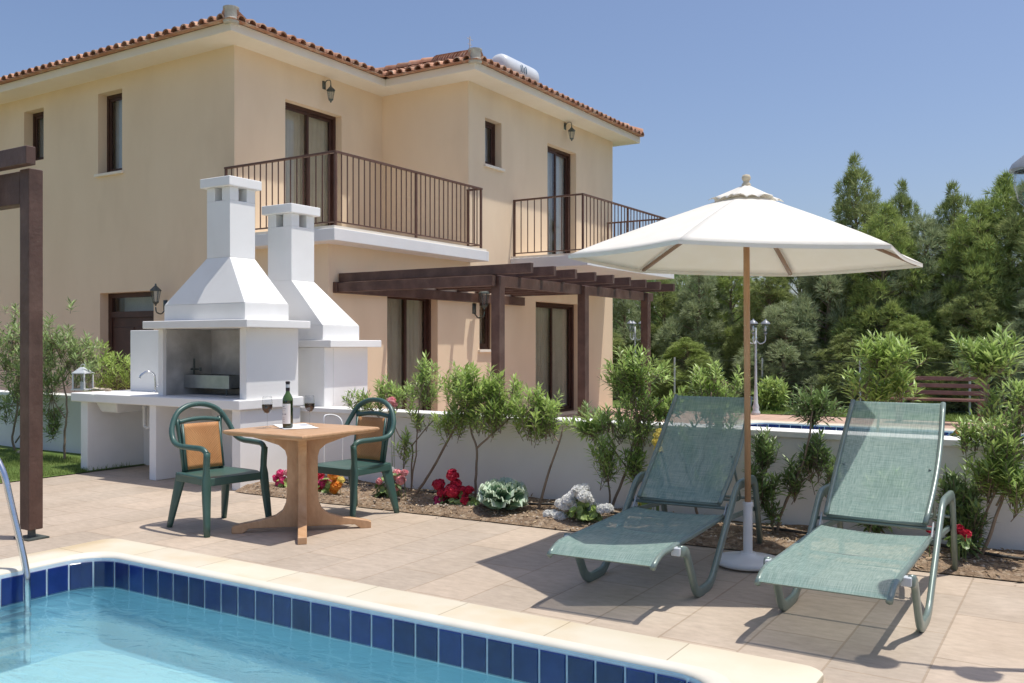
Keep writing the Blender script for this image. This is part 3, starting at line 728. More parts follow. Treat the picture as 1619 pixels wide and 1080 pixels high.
# pergola on the left, over the pool side
pl = thing('pergola', 'red-brown timber pergola post and beams at the left edge beside the pool', 'pergola', (-6.71, 3.9, 0))
pb = G(50, 851)
px_, py_ = pb.x, pb.y
MB().box(px_ - .066, px_ + .060, py_ - .055, py_ + .055, .07, 2.76).build('post', 'brownwood', pl, bevel=.008)
m = MB(); m.box(px_ - .10, px_ + .10, py_ - .08, py_ + .08, 0.001, .012); m.box(px_ - .02, px_ + .02, py_ - .02, py_ + .02, .01, .075); m.build('post_foot', 'lanternmetal', pl)
MB().box(-10.2, px_ - .075, py_ - .05, py_ + .05, 2.50, 2.75).build('beam', 'brownwood', pl, bevel=.008)
MB().box(-10.4, px_ + .17, py_ - .14, py_ - .065, 2.765, 2.90).build('rafter', 'brownwood', pl, bevel=.008)
MB().box(px_ - .6, px_ - .5, py_ - .16, py_ - .052, 2.45, 2.762).build('spacer', 'brownwood', pl, bevel=.006)
MB().box(-10.1, -9.95, py_ - .06, py_ + .06, 0, 2.5).build('post', 'brownwood', pl, bevel=.008)

# ================================================================ BARBECUES
bq = thing('barbecue', 'larger white masonry barbecue with open hearth, sink counter and chimney', 'barbecue', (-8.0, 6.6, 0))
CZ0, CZ1 = .80, .90
MB().box(-9.88, -7.06, 6.16, 7.04, CZ0, CZ1).build('countertop', 'white', bq, bevel=.012)
m = MB(); m.box(-9.76, -9.63, 6.21, 7.03, 0, CZ0 - .001); m.build('pier', 'white', bq, bevel=.006)
MB().box(-8.52, -8.41, 6.21, 7.03, 0, CZ0 - .001).build('pier', 'white', bq, bevel=.006)
MB().box(-7.22, -7.10, 6.21, 7.03, 0, CZ0 - .001).build('pier', 'white', bq, bevel=.006)
MB().box(-9.628, -8.522, 6.94, 7.03, 0, CZ0 - .002).build('back_panel', 'white', bq)
MB().box(-8.408, -7.222, 6.94, 7.03, 0, CZ0 - .002).build('back_panel', 'white', bq)
m = MB(); m.box(-8.48, -8.40, 6.29, 7.0, CZ1, 1.62); m.box(-7.20, -7.10, 6.29, 7.0, CZ1, 1.62); m.box(-8.40, -7.20, 6.93, 7.0, CZ1, 1.62)
m.build('hearth_walls', 'white', bq, bevel=.006)
m = MB(); m.box(-8.398, -8.392, 6.33, 6.92, CZ1 + .002, 1.615); m.box(-7.208, -7.202, 6.33, 6.92, CZ1 + .002, 1.615); m.box(-8.39, -7.21, 6.922, 6.928, CZ1 + .002, 1.615); m.box(-8.39, -7.21, 6.32, 6.92, CZ1 + .001, CZ1 + .008)
m.build('hearth_lining', 'sootwhite', bq)
MB().box(-8.57, -6.95, 6.16, 7.03, 1.62, 1.70).build('shelf', 'white', bq, bevel=.008)
def hood(parent, fp, band, sh, z0, zb, zs, zt, up=False):
    m = MB(); m.box(*fp, z0, zb - .0005); m.build('hood_band', 'white', parent, bevel=.006)
    m = MB(); m.frustum(fp, sh, zb, zs); m.build('hood', 'white', parent, bevel=.006)
    hw = .055; x0, x1, y0, y1 = sh; xc, yc = (x0 + x1) / 2, (y0 + y1) / 2; zh0, zh1 = zt - .24, zt - .10
    m = MB(); m.box(x0, x1, y0, y1, zs, zh0)
    for (xa, xb) in ((x0, xc - hw), (xc + hw, x1)):
        for (ya, yb) in ((y0, yc - hw), (yc + hw, y1)): m.box(xa, xb, ya, yb, zh0, zh1)
    m.build('chimney', 'white', parent, bevel=.004); MB().box(xc - .045, xc + .045, yc - .045, yc + .045, zh0 + .001, zh1 - .001).build('flue', 'sootdark', parent)  # dark core added so the chimney holes look shaded and sooty
    MB().box(x0 - .05, x1 + .05, y0 - .05, y1 + .05, zh1 + .001, zt).build('chimney_cap', 'white', parent, bevel=.008)
hood(bq, (-8.35, -7.10, 6.27, 6.86), 0, (-7.90, -7.54, 6.46, 6.80), 1.701, 1.87, 2.364, 3.20)
MB().box(-9.66, -8.482, 6.78, 6.88, CZ1, 1.62).build('splash_wall', 'white', bq, bevel=.006)
# sink, trap, tap
m = MB(); m.frustum((-9.54, -9.24, 6.32, 6.66), (-9.58, -9.19, 6.27, 6.71), .68, CZ0 - .001); sk = m.build('sink', 'whiteplastic', bq, bevel=.02)
m = MB(); pth = [(-8.78, 6.60, .79), (-8.78, 6.60, .55), (-8.76, 6.60, .51), (-8.71, 6.60, .50), (-8.67, 6.60, .53), (-8.66, 6.60, .62), (-8.63, 6.62, .66), (-8.55, 6.75, .67), (-8.5, 6.93, .67)]
m.tube(bez(pth, 4), .022, 10); m.tube([(-8.78, 6.6, .72), (-8.78, 6.6, .76)], .032, 10); m.v = [(v[0] - .36, v[1], v[2]) for v in m.v]; m.build('drain_pipe', 'whiteplastic', sk, smooth=True)
m = MB(); m.tube([(-8.92, 6.88, .25), (-8.92, 6.88, .62)], .03, 10); m.build('hose_coil', 'lanternmetal', sk)
m = MB(); m.tube(bez([(-8.66, 6.70, .90), (-8.66, 6.70, 1.04), (-8.67, 6.68, 1.12), (-8.70, 6.62, 1.14), (-8.73, 6.56, 1.10), (-8.735, 6.55, 1.06)], 5), .011, 8); m.lathe([(.03, .90), (.03, .915), (.016, .93)], (-8.66, 6.70, 0), 12); m.bar((-8.66, 6.7, .96), (-8.58, 6.68, .985), .012, .012)
m.v = [(v[0] - .42, v[1], v[2]) for v in m.v]; m.build('tap', 'chrome', bq, smooth=True)

b2 = thing('barbecue', 'smaller white masonry barbecue behind the wall, its chimney rising by the balcony', 'barbecue', (-7.6, 7.6, 0))
MB().box(-8.28, -6.92, 7.34, 7.9, 0, 1.42).build('body', 'white', b2, bevel=.006)
MB().box(-8.28, -6.92, 7.2, 7.338, .786, 1.419).build('back_panel', 'white', b2, bevel=.006)
MB().box(-8.40, -6.80, 7.17, 8.0, 1.421, 1.50).build('shelf', 'white', b2, bevel=.008)
hood(b2, (-8.26, -6.94, 7.2, 7.78), 0, (-7.78, -7.41, 7.2, 7.55), 1.501, 1.66, 2.16, 3.0)

# things on / in the barbecue
gr = thing('grill_rack', 'steel charcoal grill tray on legs with a dark cross handle, inside the hearth', 'grill', (-7.8, 6.6, .908))
y = 6.55; a = AY(276, 0, y).x; b_ = AY(362, 0, y).x; z1 = AY(320, 593, y).z; z0 = AY(320, 614, y).z
MB().box(a, b_, y, y + .03, z0, z1).build('front_plate', 'steel', gr, bevel=.004)
m = MB(); m.box(a, a + .012, y + .03, y + .28, z0, z1); m.box(b_ - .012, b_, y + .03, y + .28, z0, z1); m.box(a, b_, y + .28, y + .29, z0, z1); m.box(a, b_, y + .03, y + .28, z0, z0 + .01)
m.build('tray', 'steel', gr)
m = MB()
for k in range(22):
    x = a + .02 + (b_ - a - .04) * k / 21; m.tube([(x, y + .03, z1 - .006), (x, y + .28, z1 - .006)], .004, 5)
m.build('grate', 'lanternmetal', gr)
for x in (a + .06, b_ - .06):
    for yy in (y + .02, y + .26): MB().tube([(x, yy, z0 + .002), (x, yy, .909)], .010, 6).build('leg', 'lanternmetal', gr)
xh = AY(295, 0, y).x; m = MB(); m.tube([(xh, y + .1, z1 - .02), (xh, y + .1, AY(295, 567, y).z)], .011, 8); zc = AY(295, 584, y).z; m.tube([(xh - .10, y + .1, zc), (xh + .10, y + .1, zc)], .011, 8)
m.tube([(xh - .10, y + .1, zc - .02), (xh - .10, y + .1, zc + .02)], .014, 8); m.tube([(xh + .10, y + .1, zc - .02), (xh + .10, y + .1, zc + .02)], .014, 8); m.build('cross_handle', 'lanternmetal', gr)
bl = thing('bellows_bag', 'blue-grey cloth bundle leaning at the right side of the hearth', 'cloth bundle', (-7.33, 6.6, .909))
def lump(c, rx, ry, rz_, n=14, amp=.25, f=7):
    m = MB()
    def fn(u, v):
        th = 2 * pi * u; ph = pi * v; d = Vector((sin(ph) * cos(th), sin(ph) * sin(th), cos(ph))); k = 1 + amp * noise.noise(d * 2.2 + Vector(c) * f)
        return (c[0] + d.x * rx * k, c[1] + d.y * ry * k, c[2] + d.z * rz_ * k)
    m.grid(fn, n * 2, n); return m
lump((-7.34, 6.62, 1.17), .075, .09, .13).build('bundle_top', 'bluebag', bl, smooth=True); lump((-7.35, 6.60, 1.03), .06, .07, .13, amp=.4).build('bundle_bottom', 'bluebag', bl, smooth=True)
# garden lantern on the counter
lp = G(131, 617, CZ1); lp.y = min(lp.y, 6.85)
lt = thing('candle_lantern', 'small white candle lantern on the far left end of the barbecue counter', 'lantern', (lp.x, lp.y, CZ1))
m = MB(); w = .085; m.box(-w - .01, w + .01, -w - .01, w + .01, .001, .02); m.box(-w - .005, w + .005, -w - .005, w + .005, .20, .212)
for sx in (-1, 1):
    for sy in (-1, 1): m.box(min(sx * w, sx * (w - .014)), max(sx * w, sx * (w - .014)), min(sy * w, sy * (w - .014)), max(sy * w, sy * (w - .014)), .02, .20)
m.build('frame', 'whiteplastic', lt, world=False)
m = MB(); m.frustum((-w, w, -w, w), (-.02, .02, -.02, .02), .212, .28); m.tube([(.03 * cos(t * pi / 8) , 0, .285 + .03 * sin(t * pi / 8)) for t in range(9)], .004, 6); m.build('lid', 'palegrey', lt, world=False)
m = MB(); q = w - .007
for s_ in (-1, 1): m.add([(-q, s_ * q, .02), (q, s_ * q, .02), (q, s_ * q, .2), (-q, s_ * q, .2)], [(0, 1, 2, 3)]); m.add([(s_ * q, -q, .02), (s_ * q, q, .02), (s_ * q, q, .2), (s_ * q, -q, .2)], [(0, 1, 2, 3)])
m.build('pane', 'lampglass', lt, world=False)
MB().lathe([(.001, .02), (.03, .02), (.03, .10), (.001, .10)], n=14).build('candle', 'paper', lt, world=False)
lt.rotation_euler.z = radians(20)
# shells / stones laid on the counter
for i, (dx, lab) in enumerate(((.16, 'yellowish stone nearest the candle lantern on the counter'), (.33, 'pale stone in the middle of the row on the barbecue counter'), (.50, 'flat pale stone at the right end of the row on the barbecue counter'))):
    c = (lp.x + dx, 6.62 - .03 * i, CZ1 + .016)
    tag(lump(c, .06 - .008 * i, .035, .018, 8, .5).build('stone', 'pebble' if i else 'coping', smooth=True), lab, 'stone', 'stones on the barbecue counter')

# ================================================================ TABLE
TC = Vector((-5.19, 5.16, 0)); TZ = .795
tb = thing('garden_table', 'square tan resin garden table on a crossed pedestal', 'table', TC)
h = .425
m = MB(); m.frustum((-h + .035, h - .035, -h + .035, h - .035), (-h, h, -h, h), TZ - .042, TZ - .022); m.frustum((-h, h, -h, h), (-h, h, -h, h), TZ - .0219, TZ - .008); m.frustum((-h, h, -h, h), (-h + .012, h - .012, -h + .012, h - .012), TZ - .0079, TZ)
m.build('tabletop', 'tablewood', tb, world=False, bevel=.004)
prof = []
half = [(.53, .0), (.53, .05), (.50, .062), (.30, .098), (.20, .128), (.15, .165), (.126, .22), (.118, .30), (.117, .58), (.132, .63), (.18, .672), (.29, .712), (.42, .752)]
half = [(a, b_) for a, b_ in half]
poly = [(a, b_) for a, b_ in half] + [(-a, b_) for a, b_ in half[::-1]]
bot = [(-.44, 0), (-.40, .04), (.40, .04), (.44, 0)]
poly = half + [(-a, b_) for a, b_ in half[::-1]] + [(-.45, 0), (-.40, .035), (.40, .035), (.45, 0)]
for ang in (45, -45):
    m = MB(); rot = Matrix.Rotation(radians(ang), 3, 'Z'); t = .033
    for sgn in (0,):
        n = len(poly); vs = [rot @ Vector((p[0], -t, p[1])) for p in poly] + [rot @ Vector((p[0], t, p[1])) for p in poly]
        if ang == -45: vs = [v + Vector((0, 0, .001)) for v in vs]
        m.add(vs, [tuple(range(n)), tuple(range(n, 2 * n))[::-1]] + [(i, n + i, n + (i + 1) % n, (i + 1) % n) for i in range(n)])
    m.build('pedestal_panel', 'tablewood', tb, world=False, bevel=.006)
# things on the table
def put(px, py): p = G(px, py, TZ); return p
m = MB(); mt_ = thing
mc = Vector((-5.35, 5.24)); rot = Matrix.Rotation(radians(-32), 2)
mm = MB(); mm.grid(lambda u, v: (*(mc + rot @ Vector(((u - .5) * .46, (v - .5) * .27))), TZ + .003 + .0015 * sin(u * 7)), 8, 4)
tag(mm.build('placemat', 'paper', solid=.002), 'white paper mat under the wine bottle', 'mat')
bp = G(455, 677.5, TZ)
wb = thing('wine_bottle', 'dark green red-wine bottle with a white label on the table', 'bottle', (bp.x, bp.y, TZ + .005), radians(-14))
MB().lathe([(.001, .004), (.03, 0), (.038, .003), (.040, .012), (.040, .20), (.0405, .215)], n=28).build('body', 'bottle', wb, world=False, auto=60)
MB().lathe([(.0405, .2151), (.038, .235), (.028, .255), (.018, .272), (.0150, .285), (.0148, .30)], n=28).build('shoulder', 'bottle_lit', wb, world=False, auto=60)
MB().lathe([(.0160, .290), (.0160, .350), (.0175, .351), (.0175, .362), (.012, .364), (.001, .364)], n=20).build('capsule', 'capsule', wb, world=False, auto=40)
MB().lathe([(.0163, .315), (.0163, .340)], n=20).build('capsule_band', 'palegrey', wb, world=False)
def cyl_patch(a0, a1, z0, z1, r, n=14): return MB().grid(lambda u, v: (r * cos(radians(a0 + (a1 - a0) * u)), r * sin(radians(a0 + (a1 - a0) * u)), z0 + (z1 - z0) * v), n, 1)
lab_ = cyl_patch(-160, 0, .035, .19, .0408).build('label', 'paper', wb, world=False)
m = MB()
for i, (z, a0, a1, hh) in enumerate(((.165, -100, -58, .006), (.150, -110, -48, .004), (.135, -104, -56, .003), (.105, -112, -46, .008), (.080, -100, -60, .003), (.068, -106, -52, .003), (.052, -96, -66, .003))):
    for k in range(6):
        if (k * 7 + i * 3) % 5 == 0: continue
        s0 = a0 + (a1 - a0) * k / 6; mm = cyl_patch(s0, s0 + (a1 - a0) / 6 * .75, z, z + hh, .0411, 2); m.add(mm.v, mm.f)
m.build('printed_text', 'ink', lab_, world=False)
gl = None
for (px, py, lab) in ((422.5, 676, 'left glass of red wine, beside the bottle'), (489.5, 672, 'right glass of red wine, behind the bottle')):
    p = G(px, py, TZ + .005)
    p.x = min(max(p.x, TC.x - h + .05), TC.x + h - .05); p.y = min(p.y, TC.y + h - .05)
    if gl is None:
        gl = thing('wine_glass', lab, 'wine glass', (p.x, p.y, TZ + .005), 0, 'glasses of red wine on the table')
        MB().lathe([(.035, 0), (.034, .002), (.012, .006), (.004, .012), (.0035, .10), (.005, .108)], n=20).build('stem', 'clear', gl, world=False, smooth=True)
        MB().lathe([(.005, .108), (.022, .116), (.038, .14), (.042, .168), (.040, .20), (.034, .245)], n=24).build('bowl', 'clear', gl, world=False, smooth=True)
        MB().lathe([(.001, .112), (.020, .119), (.0355, .142), (.0395, .168), (.039, .182), (.001, .182)], n=24).build('wine', 'wine', gl, world=False, auto=50)
    else:
        g2 = copy_tree(gl, lab); g2.location = (p.x, p.y, TZ + .0)

# ================================================================ GREEN CHAIRS (local: faces -Y)
def make_chair(label):
    r = thing('garden_chair', label, 'chair', (0, 0, 0), 0, 'green resin armchairs at the table')
    # one continuous tube: front leg, arm, hoop, arm, front leg
    half = [(.262, -.255, .62), (.27, -.20, .655), (.285, -.05, .66), (.29, .08, .665), (.282, .17, .70), (.262, .225, .79), (.20, .258, .895), (.11, .272, .950), (0, .276, .967)]
    pts = half + [(-a, b_, c) for a, b_, c in half[-2::-1]]
    path = bez(pts, 5)
    MB().tube(path, .0215, 10).build('back_hoop', 'greenplastic', r, world=False, smooth=True)
    for s_ in (-1, 1):
        # tapered legs
        m = MB(); a = Vector((s_ * .262, -.255, .63)); b_ = Vector((s_ * .262, -.245, .42)); c = Vector((s_ * .285, -.29, 0))
        m.sweep(bez([a, b_, c], 5), (0, 1, .1), [.024] * 5 + [.036, .036, .033, .029, .025, .022], .02, 12)
        m.build('leg', 'greenplastic', r, world=False, smooth=True)
        m = MB(); m.sweep(bez([(s_ * .20, .19, .42), (s_ * .225, .225, .24), (s_ * .25, .28, 0)], 5), (1, 0, 0), [.06, .058, .055, .052, .048, .045, .041, .037, .033, .028, .022], .018, 12)
        m.build('leg', 'greenplastic', r, world=False, smooth=True)
        m = MB(); m.sweep([(s_ * .17, .195, .44), (s_ * .175, .225, .62), (s_ * .19, .255, .80), (s_ * .195, .262, .86)], (1, 0, 0), .015, .018, 10)
        m.build('back_upright', 'greenplastic', r, world=False, smooth=True)
    m = MB()
    def seat(u, v):
        x = (u - .5) * 2; y = (v - .5) * 2; w = .25 - .02 * (y > 0) * y
        return (x * w, -.24 + .46 * v, .43 - .018 * (1 - x * x) * (1 - y * y) - .02 * max(0, -y - .7) / .3)
    m.grid(seat, 14, 14); m.build('seat', 'greenplastic', r, world=False, smooth=True, solid=.018)
    m = MB(); m.bar((-.25, -.24, .40), (.25, -.24, .40), .02, .06); m.bar((-.235, .21, .405), (.235, .21, .405), .02, .05)
    for s_ in (-1, 1): m.bar((s_ * .25, -.24, .40), (s_ * .225, .21, .40), .02, .055)
    m.build('seat_rim', 'greenplastic', r, world=False, bevel=.006)
    def back(x, t): z = .455 + .36 * t; return (x, .20 + .06 * t - .012 + .02 * (x / .17) ** 2 * -1, z)
    m = MB(); m.grid(lambda u, v: back((u - .5) * .32, v), 10, 10); m.build('back_panel', 'rattan', r, world=False, smooth=True, solid=.012)
    m = MB(); m.tube(bez([(-.185, .255, .83), (-.09, .255, .845), (0, .255, .85), (.09, .255, .845), (.185, .255, .83)]), .019, 8); m.tube([(-.18, .20, .452), (.18, .20, .452)], .014, 8)
    for s_ in (-1, 1): m.tube([back(s_ * .168, 0), back(s_ * .168, 1)], .011, 8)
    m.build('back_frame', 'greenplastic', r, world=False, smooth=True)
    return r
c1 = make_chair('left green armchair with rattan back, nearest the barbecue counter'); c1.location = (-5.865, 4.90, 0); c1.rotation_euler.z = radians(84)
c2 = copy_tree(c1, 'right green armchair with rattan back, behind the table by the planting bed')
c2.location = (-5.30, 5.86, 0); c2.rotation_euler.z = radians(-3)

# ================================================================ LOUNGERS (local: foot at y=0, head towards +Y)
def make_lounger(label):
    r = thing('sun_lounger', label, 'sun lounger', (0, 0, 0), 0, 'green sling sun loungers under the parasol')
    HX = .345
    for s_ in (-1, 1):
        pts = fillet([(s_ * HX, .30, .325), (s_ * HX, .40, .305), (s_ * HX, .58, .022), (s_ * HX, .85, .022), (s_ * HX, 1.42, .535), (s_ * HX, 1.86, .525), (s_ * HX, 2.03, 0)], .085, 6)
        MB().sweep(pts, (1, 0, 0), .031, .0165, 12).build('side_frame', 'lframe', r, world=False, smooth=True)
    railz = lambda l: .345 + .012 * max(0, l - .3) - .05 * max(0, 1 - l / .16) ** 2
    for s_ in (-1, 1):
        pts = [(s_ * .30, l, railz(l) - .004) for l in [0, .03, .06, .1, .15, .25, .5, .8, 1.1, 1.26]]
        MB().tube(pts, .017, 8).build('seat_rail', 'lframe', r, world=False, smooth=True)
        MB().box(min(s_ * .30, s_ * .35), max(s_ * .30, s_ * .35), .28, .33, .30, .345).build('end_bracket', 'palegrey', r, world=False, bevel=.006)
    for l in (.03, .62, 1.22): MB().tube([(-.30, l, railz(l) - .012), (.30, l, railz(l) - .012)], .011, 8).build('cross_bar', 'lframe', r, world=False, smooth=True)
    MB().tube([(-.345, 1.30, .40), (.345, 1.30, .40)], .011, 8).build('cross_bar', 'lframe', r, world=False, smooth=True)
    def seat(u, v): l = -.005 + 1.25 * v; x = (u - .5) * 2; return (x * .305, l, railz(l) + .012 - .016 * (1 - x * x) * min(1, v * 6))
    m = MB(); m.grid(seat, 14, 30); m.build('seat_sling', 'sling', r, world=False, smooth=True)
    B0, B1 = Vector((1.27, .435)), Vector((2.02, 1.075))
    def bk(t, x=0):
        p = B0.lerp(B1, t); bow = .035 * sin(pi * t) - .05 * max(0, t - .88) / .12 * 0
        return Vector((p.x + bow * .65, p.y - bow * .75))
    for s_ in (-1, 1):
        MB().tube([(s_ * (.275 + .015 * sin(pi * k / 12)), bk(k / 12).x, bk(k / 12).y) for k in range(13)], .016, 8).build('back_rail', 'lframe', r, world=False, smooth=True)
    def back(u, v):
        x = (u - .5) * 2; p = bk(v); sg = .022 * (1 - x * x) * (.3 + .7 * sin(pi * min(1, v * 1.0)))
        return (x * (.283 + .012 * sin(pi * v)), p.x + sg * .65, p.y - sg * .75)
    m = MB(); m.grid(back, 14, 24); m.build('back_sling', 'sling', r, world=False, smooth=True)
    for t in (.0, .12, 1.0): p = bk(t); MB().tube([(-.275, p.x + .018, p.y - .014), (.275, p.x + .018, p.y - .014)], .010, 8).build('cross_bar', 'lframe', r, world=False, smooth=True)
    m = MB(); p = bk(.45); m.tube(fillet([(-.25, p.x, p.y), (-.25, 1.86, .36), (.25, 1.86, .36), (.25, p.x, p.y)], .05), .009, 8)
    MB().tube([(-.33, 1.88, .38), (.33, 1.88, .38)], .010, 8).build('cross_bar', 'lframe', r, world=False, smooth=True)
    m.build('back_support', 'lframe', r, world=False, smooth=True)
    for s_ in (-1, 1): MB().bar((s_ * .31, 1.26, .345), (s_ * .31, 1.33, .42), .01, .05).build('hinge', 'palegrey', r, world=False, bevel=.004)
    for s_ in (-1, 1): MB().bar((s_ * .318, 1.22, .34), (s_ * .318, 1.93, .30), .022, .03).build('rear_rail', 'lframe', r, world=False, bevel=.004)
    return r
l1 = make_lounger('left green sling sun lounger, mostly in the shade of the parasol'); l1.location = (-2.205, 4.37, 0); l1.rotation_euler.z = radians(2.8)
l2 = copy_tree(l1, 'right green sling sun lounger, in full sun at the right'); l2.location = (-1.055, 4.38, 0); l2.rotation_euler.z = radians(0)

# ================================================================ PARASOL
PB = Vector((-1.885, 5.89, 0))
ps = thing('parasol', 'cream hexagonal parasol on a wooden pole between the loungers', 'parasol', PB)
MB().lathe([(.001, .012), (.20, .012), (.212, .02), (.214, .035), (.205, .05), (.15, .062), (.06, .075), (.05, .09), (.001, .09)], n=40).build('base', 'whiteplastic', ps, world=False, auto=50)
MB().lathe([(.030, .085), (.030, .39), (.034, .392), (.034, .415), (.024, .42), (.001, .42)], n=20).build('sleeve', 'whiteplastic', ps, world=False, auto=50)
tilt = Matrix.Rotation(radians(1.6), 3, Vector((-SN, CS, 0)))
TOP = Vector((-.010, -.003, 0)); APZ = 2.455; RZ = 2.02; RR = 1.155
MB().tube([(0, 0, .40), TOP + Vector((0, 0, 2.42))], .0205, 14).build('pole', 'polewood', ps, world=False, smooth=True)
base_ang = math.atan2(CS * 0 + SN, CS * 1.0) # lateral direction (right of the view) in world
angs = [base_ang + radians(60 * k - 2) for k in range(6)]
def corner(k): a = angs[k % 6]; return tilt @ Vector((RR * cos(a), RR * sin(a), RZ - APZ)) + Vector((0, 0, APZ)) + TOP
AP = TOP + Vector((0, 0, APZ))
m = MB()
for k in range(6):
    A, B = corner(k), corner(k + 1); n = 14
    def fn(u, v, A=A, B=B):
        # v: 0 apex -> 1 rim ; fabric sags between ribs, rim scallops slightly
        t = .10 + .90 * v; e = A.lerp(B, u); p = AP.lerp(e, t)
        sag = sin(pi * u) * (.008 * t); bow = .004 * sin(pi * t) - .012 * t ** 6
        inw = (AP - e); inw.z = 0
        p = p + Vector((0, 0, bow - sag)) + inw.normalized() * (sin(pi * u) * .02 * t ** 3)
        return p
    m.grid(fn, n, n)
m.build('canopy', 'canvas', ps, world=False, smooth=False, solid=.0025, auto=20)
hm = MB()
for k in range(6):
    A, B = corner(k), corner(k + 1)
    def hf(u, v, A=A, B=B):
        e = A.lerp(B, u); inw = (AP - e); inw.z = 0; s_ = sin(pi * u)
        return e + Vector((0, 0, -.008 * s_ - .0115 - .022 * v)) + inw.normalized() * (.02 * s_ + .002)
    hm.grid(hf, 14, 1)
hm.build('hem', 'canvas', ps, world=False, solid=.002)
vm = MB()
for k in range(6):
    A, B = corner(k), corner(k + 1)
    def vf(u, v, A=A, B=B):
        t = .01 + .205 * v; e = A.lerp(B, u); p = AP.lerp(e, t)
        inw = (AP - e); inw.z = 0
        return p + Vector((0, 0, .048 - .018 * v - .006 * sin(pi * u) * v + .020 * v ** 3 * abs(sin(3 * pi * u)))) + inw.normalized() * (sin(pi * u) * .02 * v + .012 * v * abs(sin(3 * pi * u)))
    vm.grid(vf, 12, 6)
vm.build('vent_cap', 'canvas', ps, world=False, solid=.0025, auto=20)
MB().lathe([(.001, -.02), (.028, -.02), (.03, .0), (.022, .01), (.018, .02), (.026, .03), (.03, .045), (.022, .062), (.001, .068)], AP + Vector((0, 0, .046)), 16).build('finial', 'canvasdark', ps, world=False, smooth=True)
for k in range(6):
    c = corner(k); st = AP + Vector((0, 0, -.06)); pts = []
    for j in range(7):
        t = j / 6; p = st.lerp(c.lerp(AP, .04) + Vector((0, 0, -.034)), t); pts.append(p + Vector((0, 0, .015 * sin(pi * t))))
    MB().sweep(pts, (0, 0, 1), .016, .011, 8).build('rib', 'ribwood', ps, world=False, smooth=True)
    mid = pts[3]; MB().tube([TOP + Vector((0, 0, 2.17)) + (mid - AP) * .03, mid + Vector((0, 0, -.01))], .009, 6).build('strut', 'polewood', ps, world=False)
MB().lathe([(.045, 2.13), (.05, 2.15), (.05, 2.19), (.04, 2.21)], TOP, 14).build('hub', 'polewood', ps, world=False, auto=50)
MB().lathe([(.05, 2.36), (.055, 2.38), (.05, 2.42)], TOP, 14).build('top_hub', 'polewood', ps, world=False, auto=50)
# ================================================================ SMALLER STRUCTURES
# pool hand rail
hr = thing('pool_handrail', 'polished steel hand rail curving down into the pool at the left', 'hand rail', (-5.9, 3.1, 0))
p0 = G(43, 953, WL)
for dy in (0, -.55):
    pts = [(p0.x, p0.y + dy, -.58), (p0.x, p0.y + dy, -.1), (p0.x - .02, p0.y + dy, .05), (p0.x - .12, p0.y + dy - .03, .42), (p0.x - .20, p0.y + dy - .05, .66), (p0.x - .36, p0.y + dy - .07, .80), (p0.x - .58, p0.y + dy - .07, .76), (p0.x - .68, p0.y + dy - .07, .5), (p0.x - .70, p0.y + dy - .07, .01)]
    MB().tube(bez(pts, 6), .0205, 14).build('rail', 'chrome', hr, smooth=True)
    MB().lathe([(.05, .002), (.05, .012), (.03, .03), (.022, .035)], (p0.x - .70, p0.y + dy - .07, 0), 16).build('flange', 'chrome', hr, auto=50)
for z in (-.25, -.45):
    MB().box(p0.x - .03, p0.x + .05, p0.y - .55, p0.y, z, z + .02).build('step', 'steel', hr)

# white tube hoop standing in the bed behind the chairs
th = thing('tube_hoop', 'thin white bent tube standing in the bed left of the right armchair', 'hoop', AY(530, 740, 6.6))
MB().tube(bez([AY(512, 740, 6.45), AY(512, 700, 6.45), AY(512, 662, 6.45), AY(519, 656, 6.5), AY(530, 657, 6.58), AY(538, 662, 6.6), AY(541, 672, 6.6), AY(541, 700, 6.6), AY(541, 760, 6.6)], 5), .008, 8).build('tube', 'whiteplastic', th, smooth=True)

# irrigation hose
m = MB(); pts = []
for k in range(60):
    x = -6.9 + k * .2; pts.append((x, 6.82 + .05 * sin(k * .9) + .03 * sin(k * .37), .07 + .008 * sin(k * 1.3)))
m.tube(bez(pts, 3), .011, 7); tag(m.build('irrigation_hose', 'hose', smooth=True), 'black irrigation hose lying along the planting bed', 'hose')

# lamp posts
def ornate_lamp(base, H, heads, label, s, arm, ang, slim=1.0, name='lamp_post', hs=None):
    r = thing(name, label, 'street lamp', base)
    hs = hs or s
    pr = [(.09, 0), (.09, .06), (.06, .10), (.07, .16), (.045, .24), (.035, .5), (.030, .55), (.034, .58), (.026, .62), (.022, H - .25), (.03, H - .22), (.02, H - .18), (.018, H)]
    MB().lathe([(a * slim, b_) for a, b_ in pr], n=14).build('post', 'palegrey', r, world=False, smooth=True)
    for k in range(heads):
        a = ang + 2 * pi * k / heads; d = Vector((cos(a), sin(a), 0)); c = d * arm + Vector((0, 0, H + .02))
        MB().tube(bez([(0, 0, H - .25), d * (arm * .45) + Vector((0, 0, H - .33)), d * (arm * .95) + Vector((0, 0, H - .28)), d * arm + Vector((0, 0, H - .16))], 5), .012 * slim, 7).build('arm', 'palegrey', r, world=False, smooth=True)
        def sc(pr): return [(x * hs, z * hs) for x, z in pr]
        MB().lathe(sc([(.001, .19), (.02, .185), (.025, .16), (.045, .145), (.10, .10), (.115, .07), (.11, .06), (.001, .06)]), c, 18).build('lamp_cap', 'lampgrey', r, world=False, auto=50)
        MB().lathe(sc([(.035, -.14), (.07, -.10), (.09, -.02), (.088, .06)]), c, 18).build('lamp_glass', 'lampglass', r, world=False, smooth=True)
        MB().lathe(sc([(.001, -.2), (.03, -.19), (.045, -.15), (.035, -.14), (.001, -.138)]), c, 14).build('lamp_cup', 'lampgrey', r, world=False, auto=50)
        MB().lathe(sc([(.001, -.12), (.02, -.10), (.028, -.03), (.018, .02), (.001, .03)]), c, 12).build('bulb', 'whiteplastic', r, world=False, smooth=True)
    return r
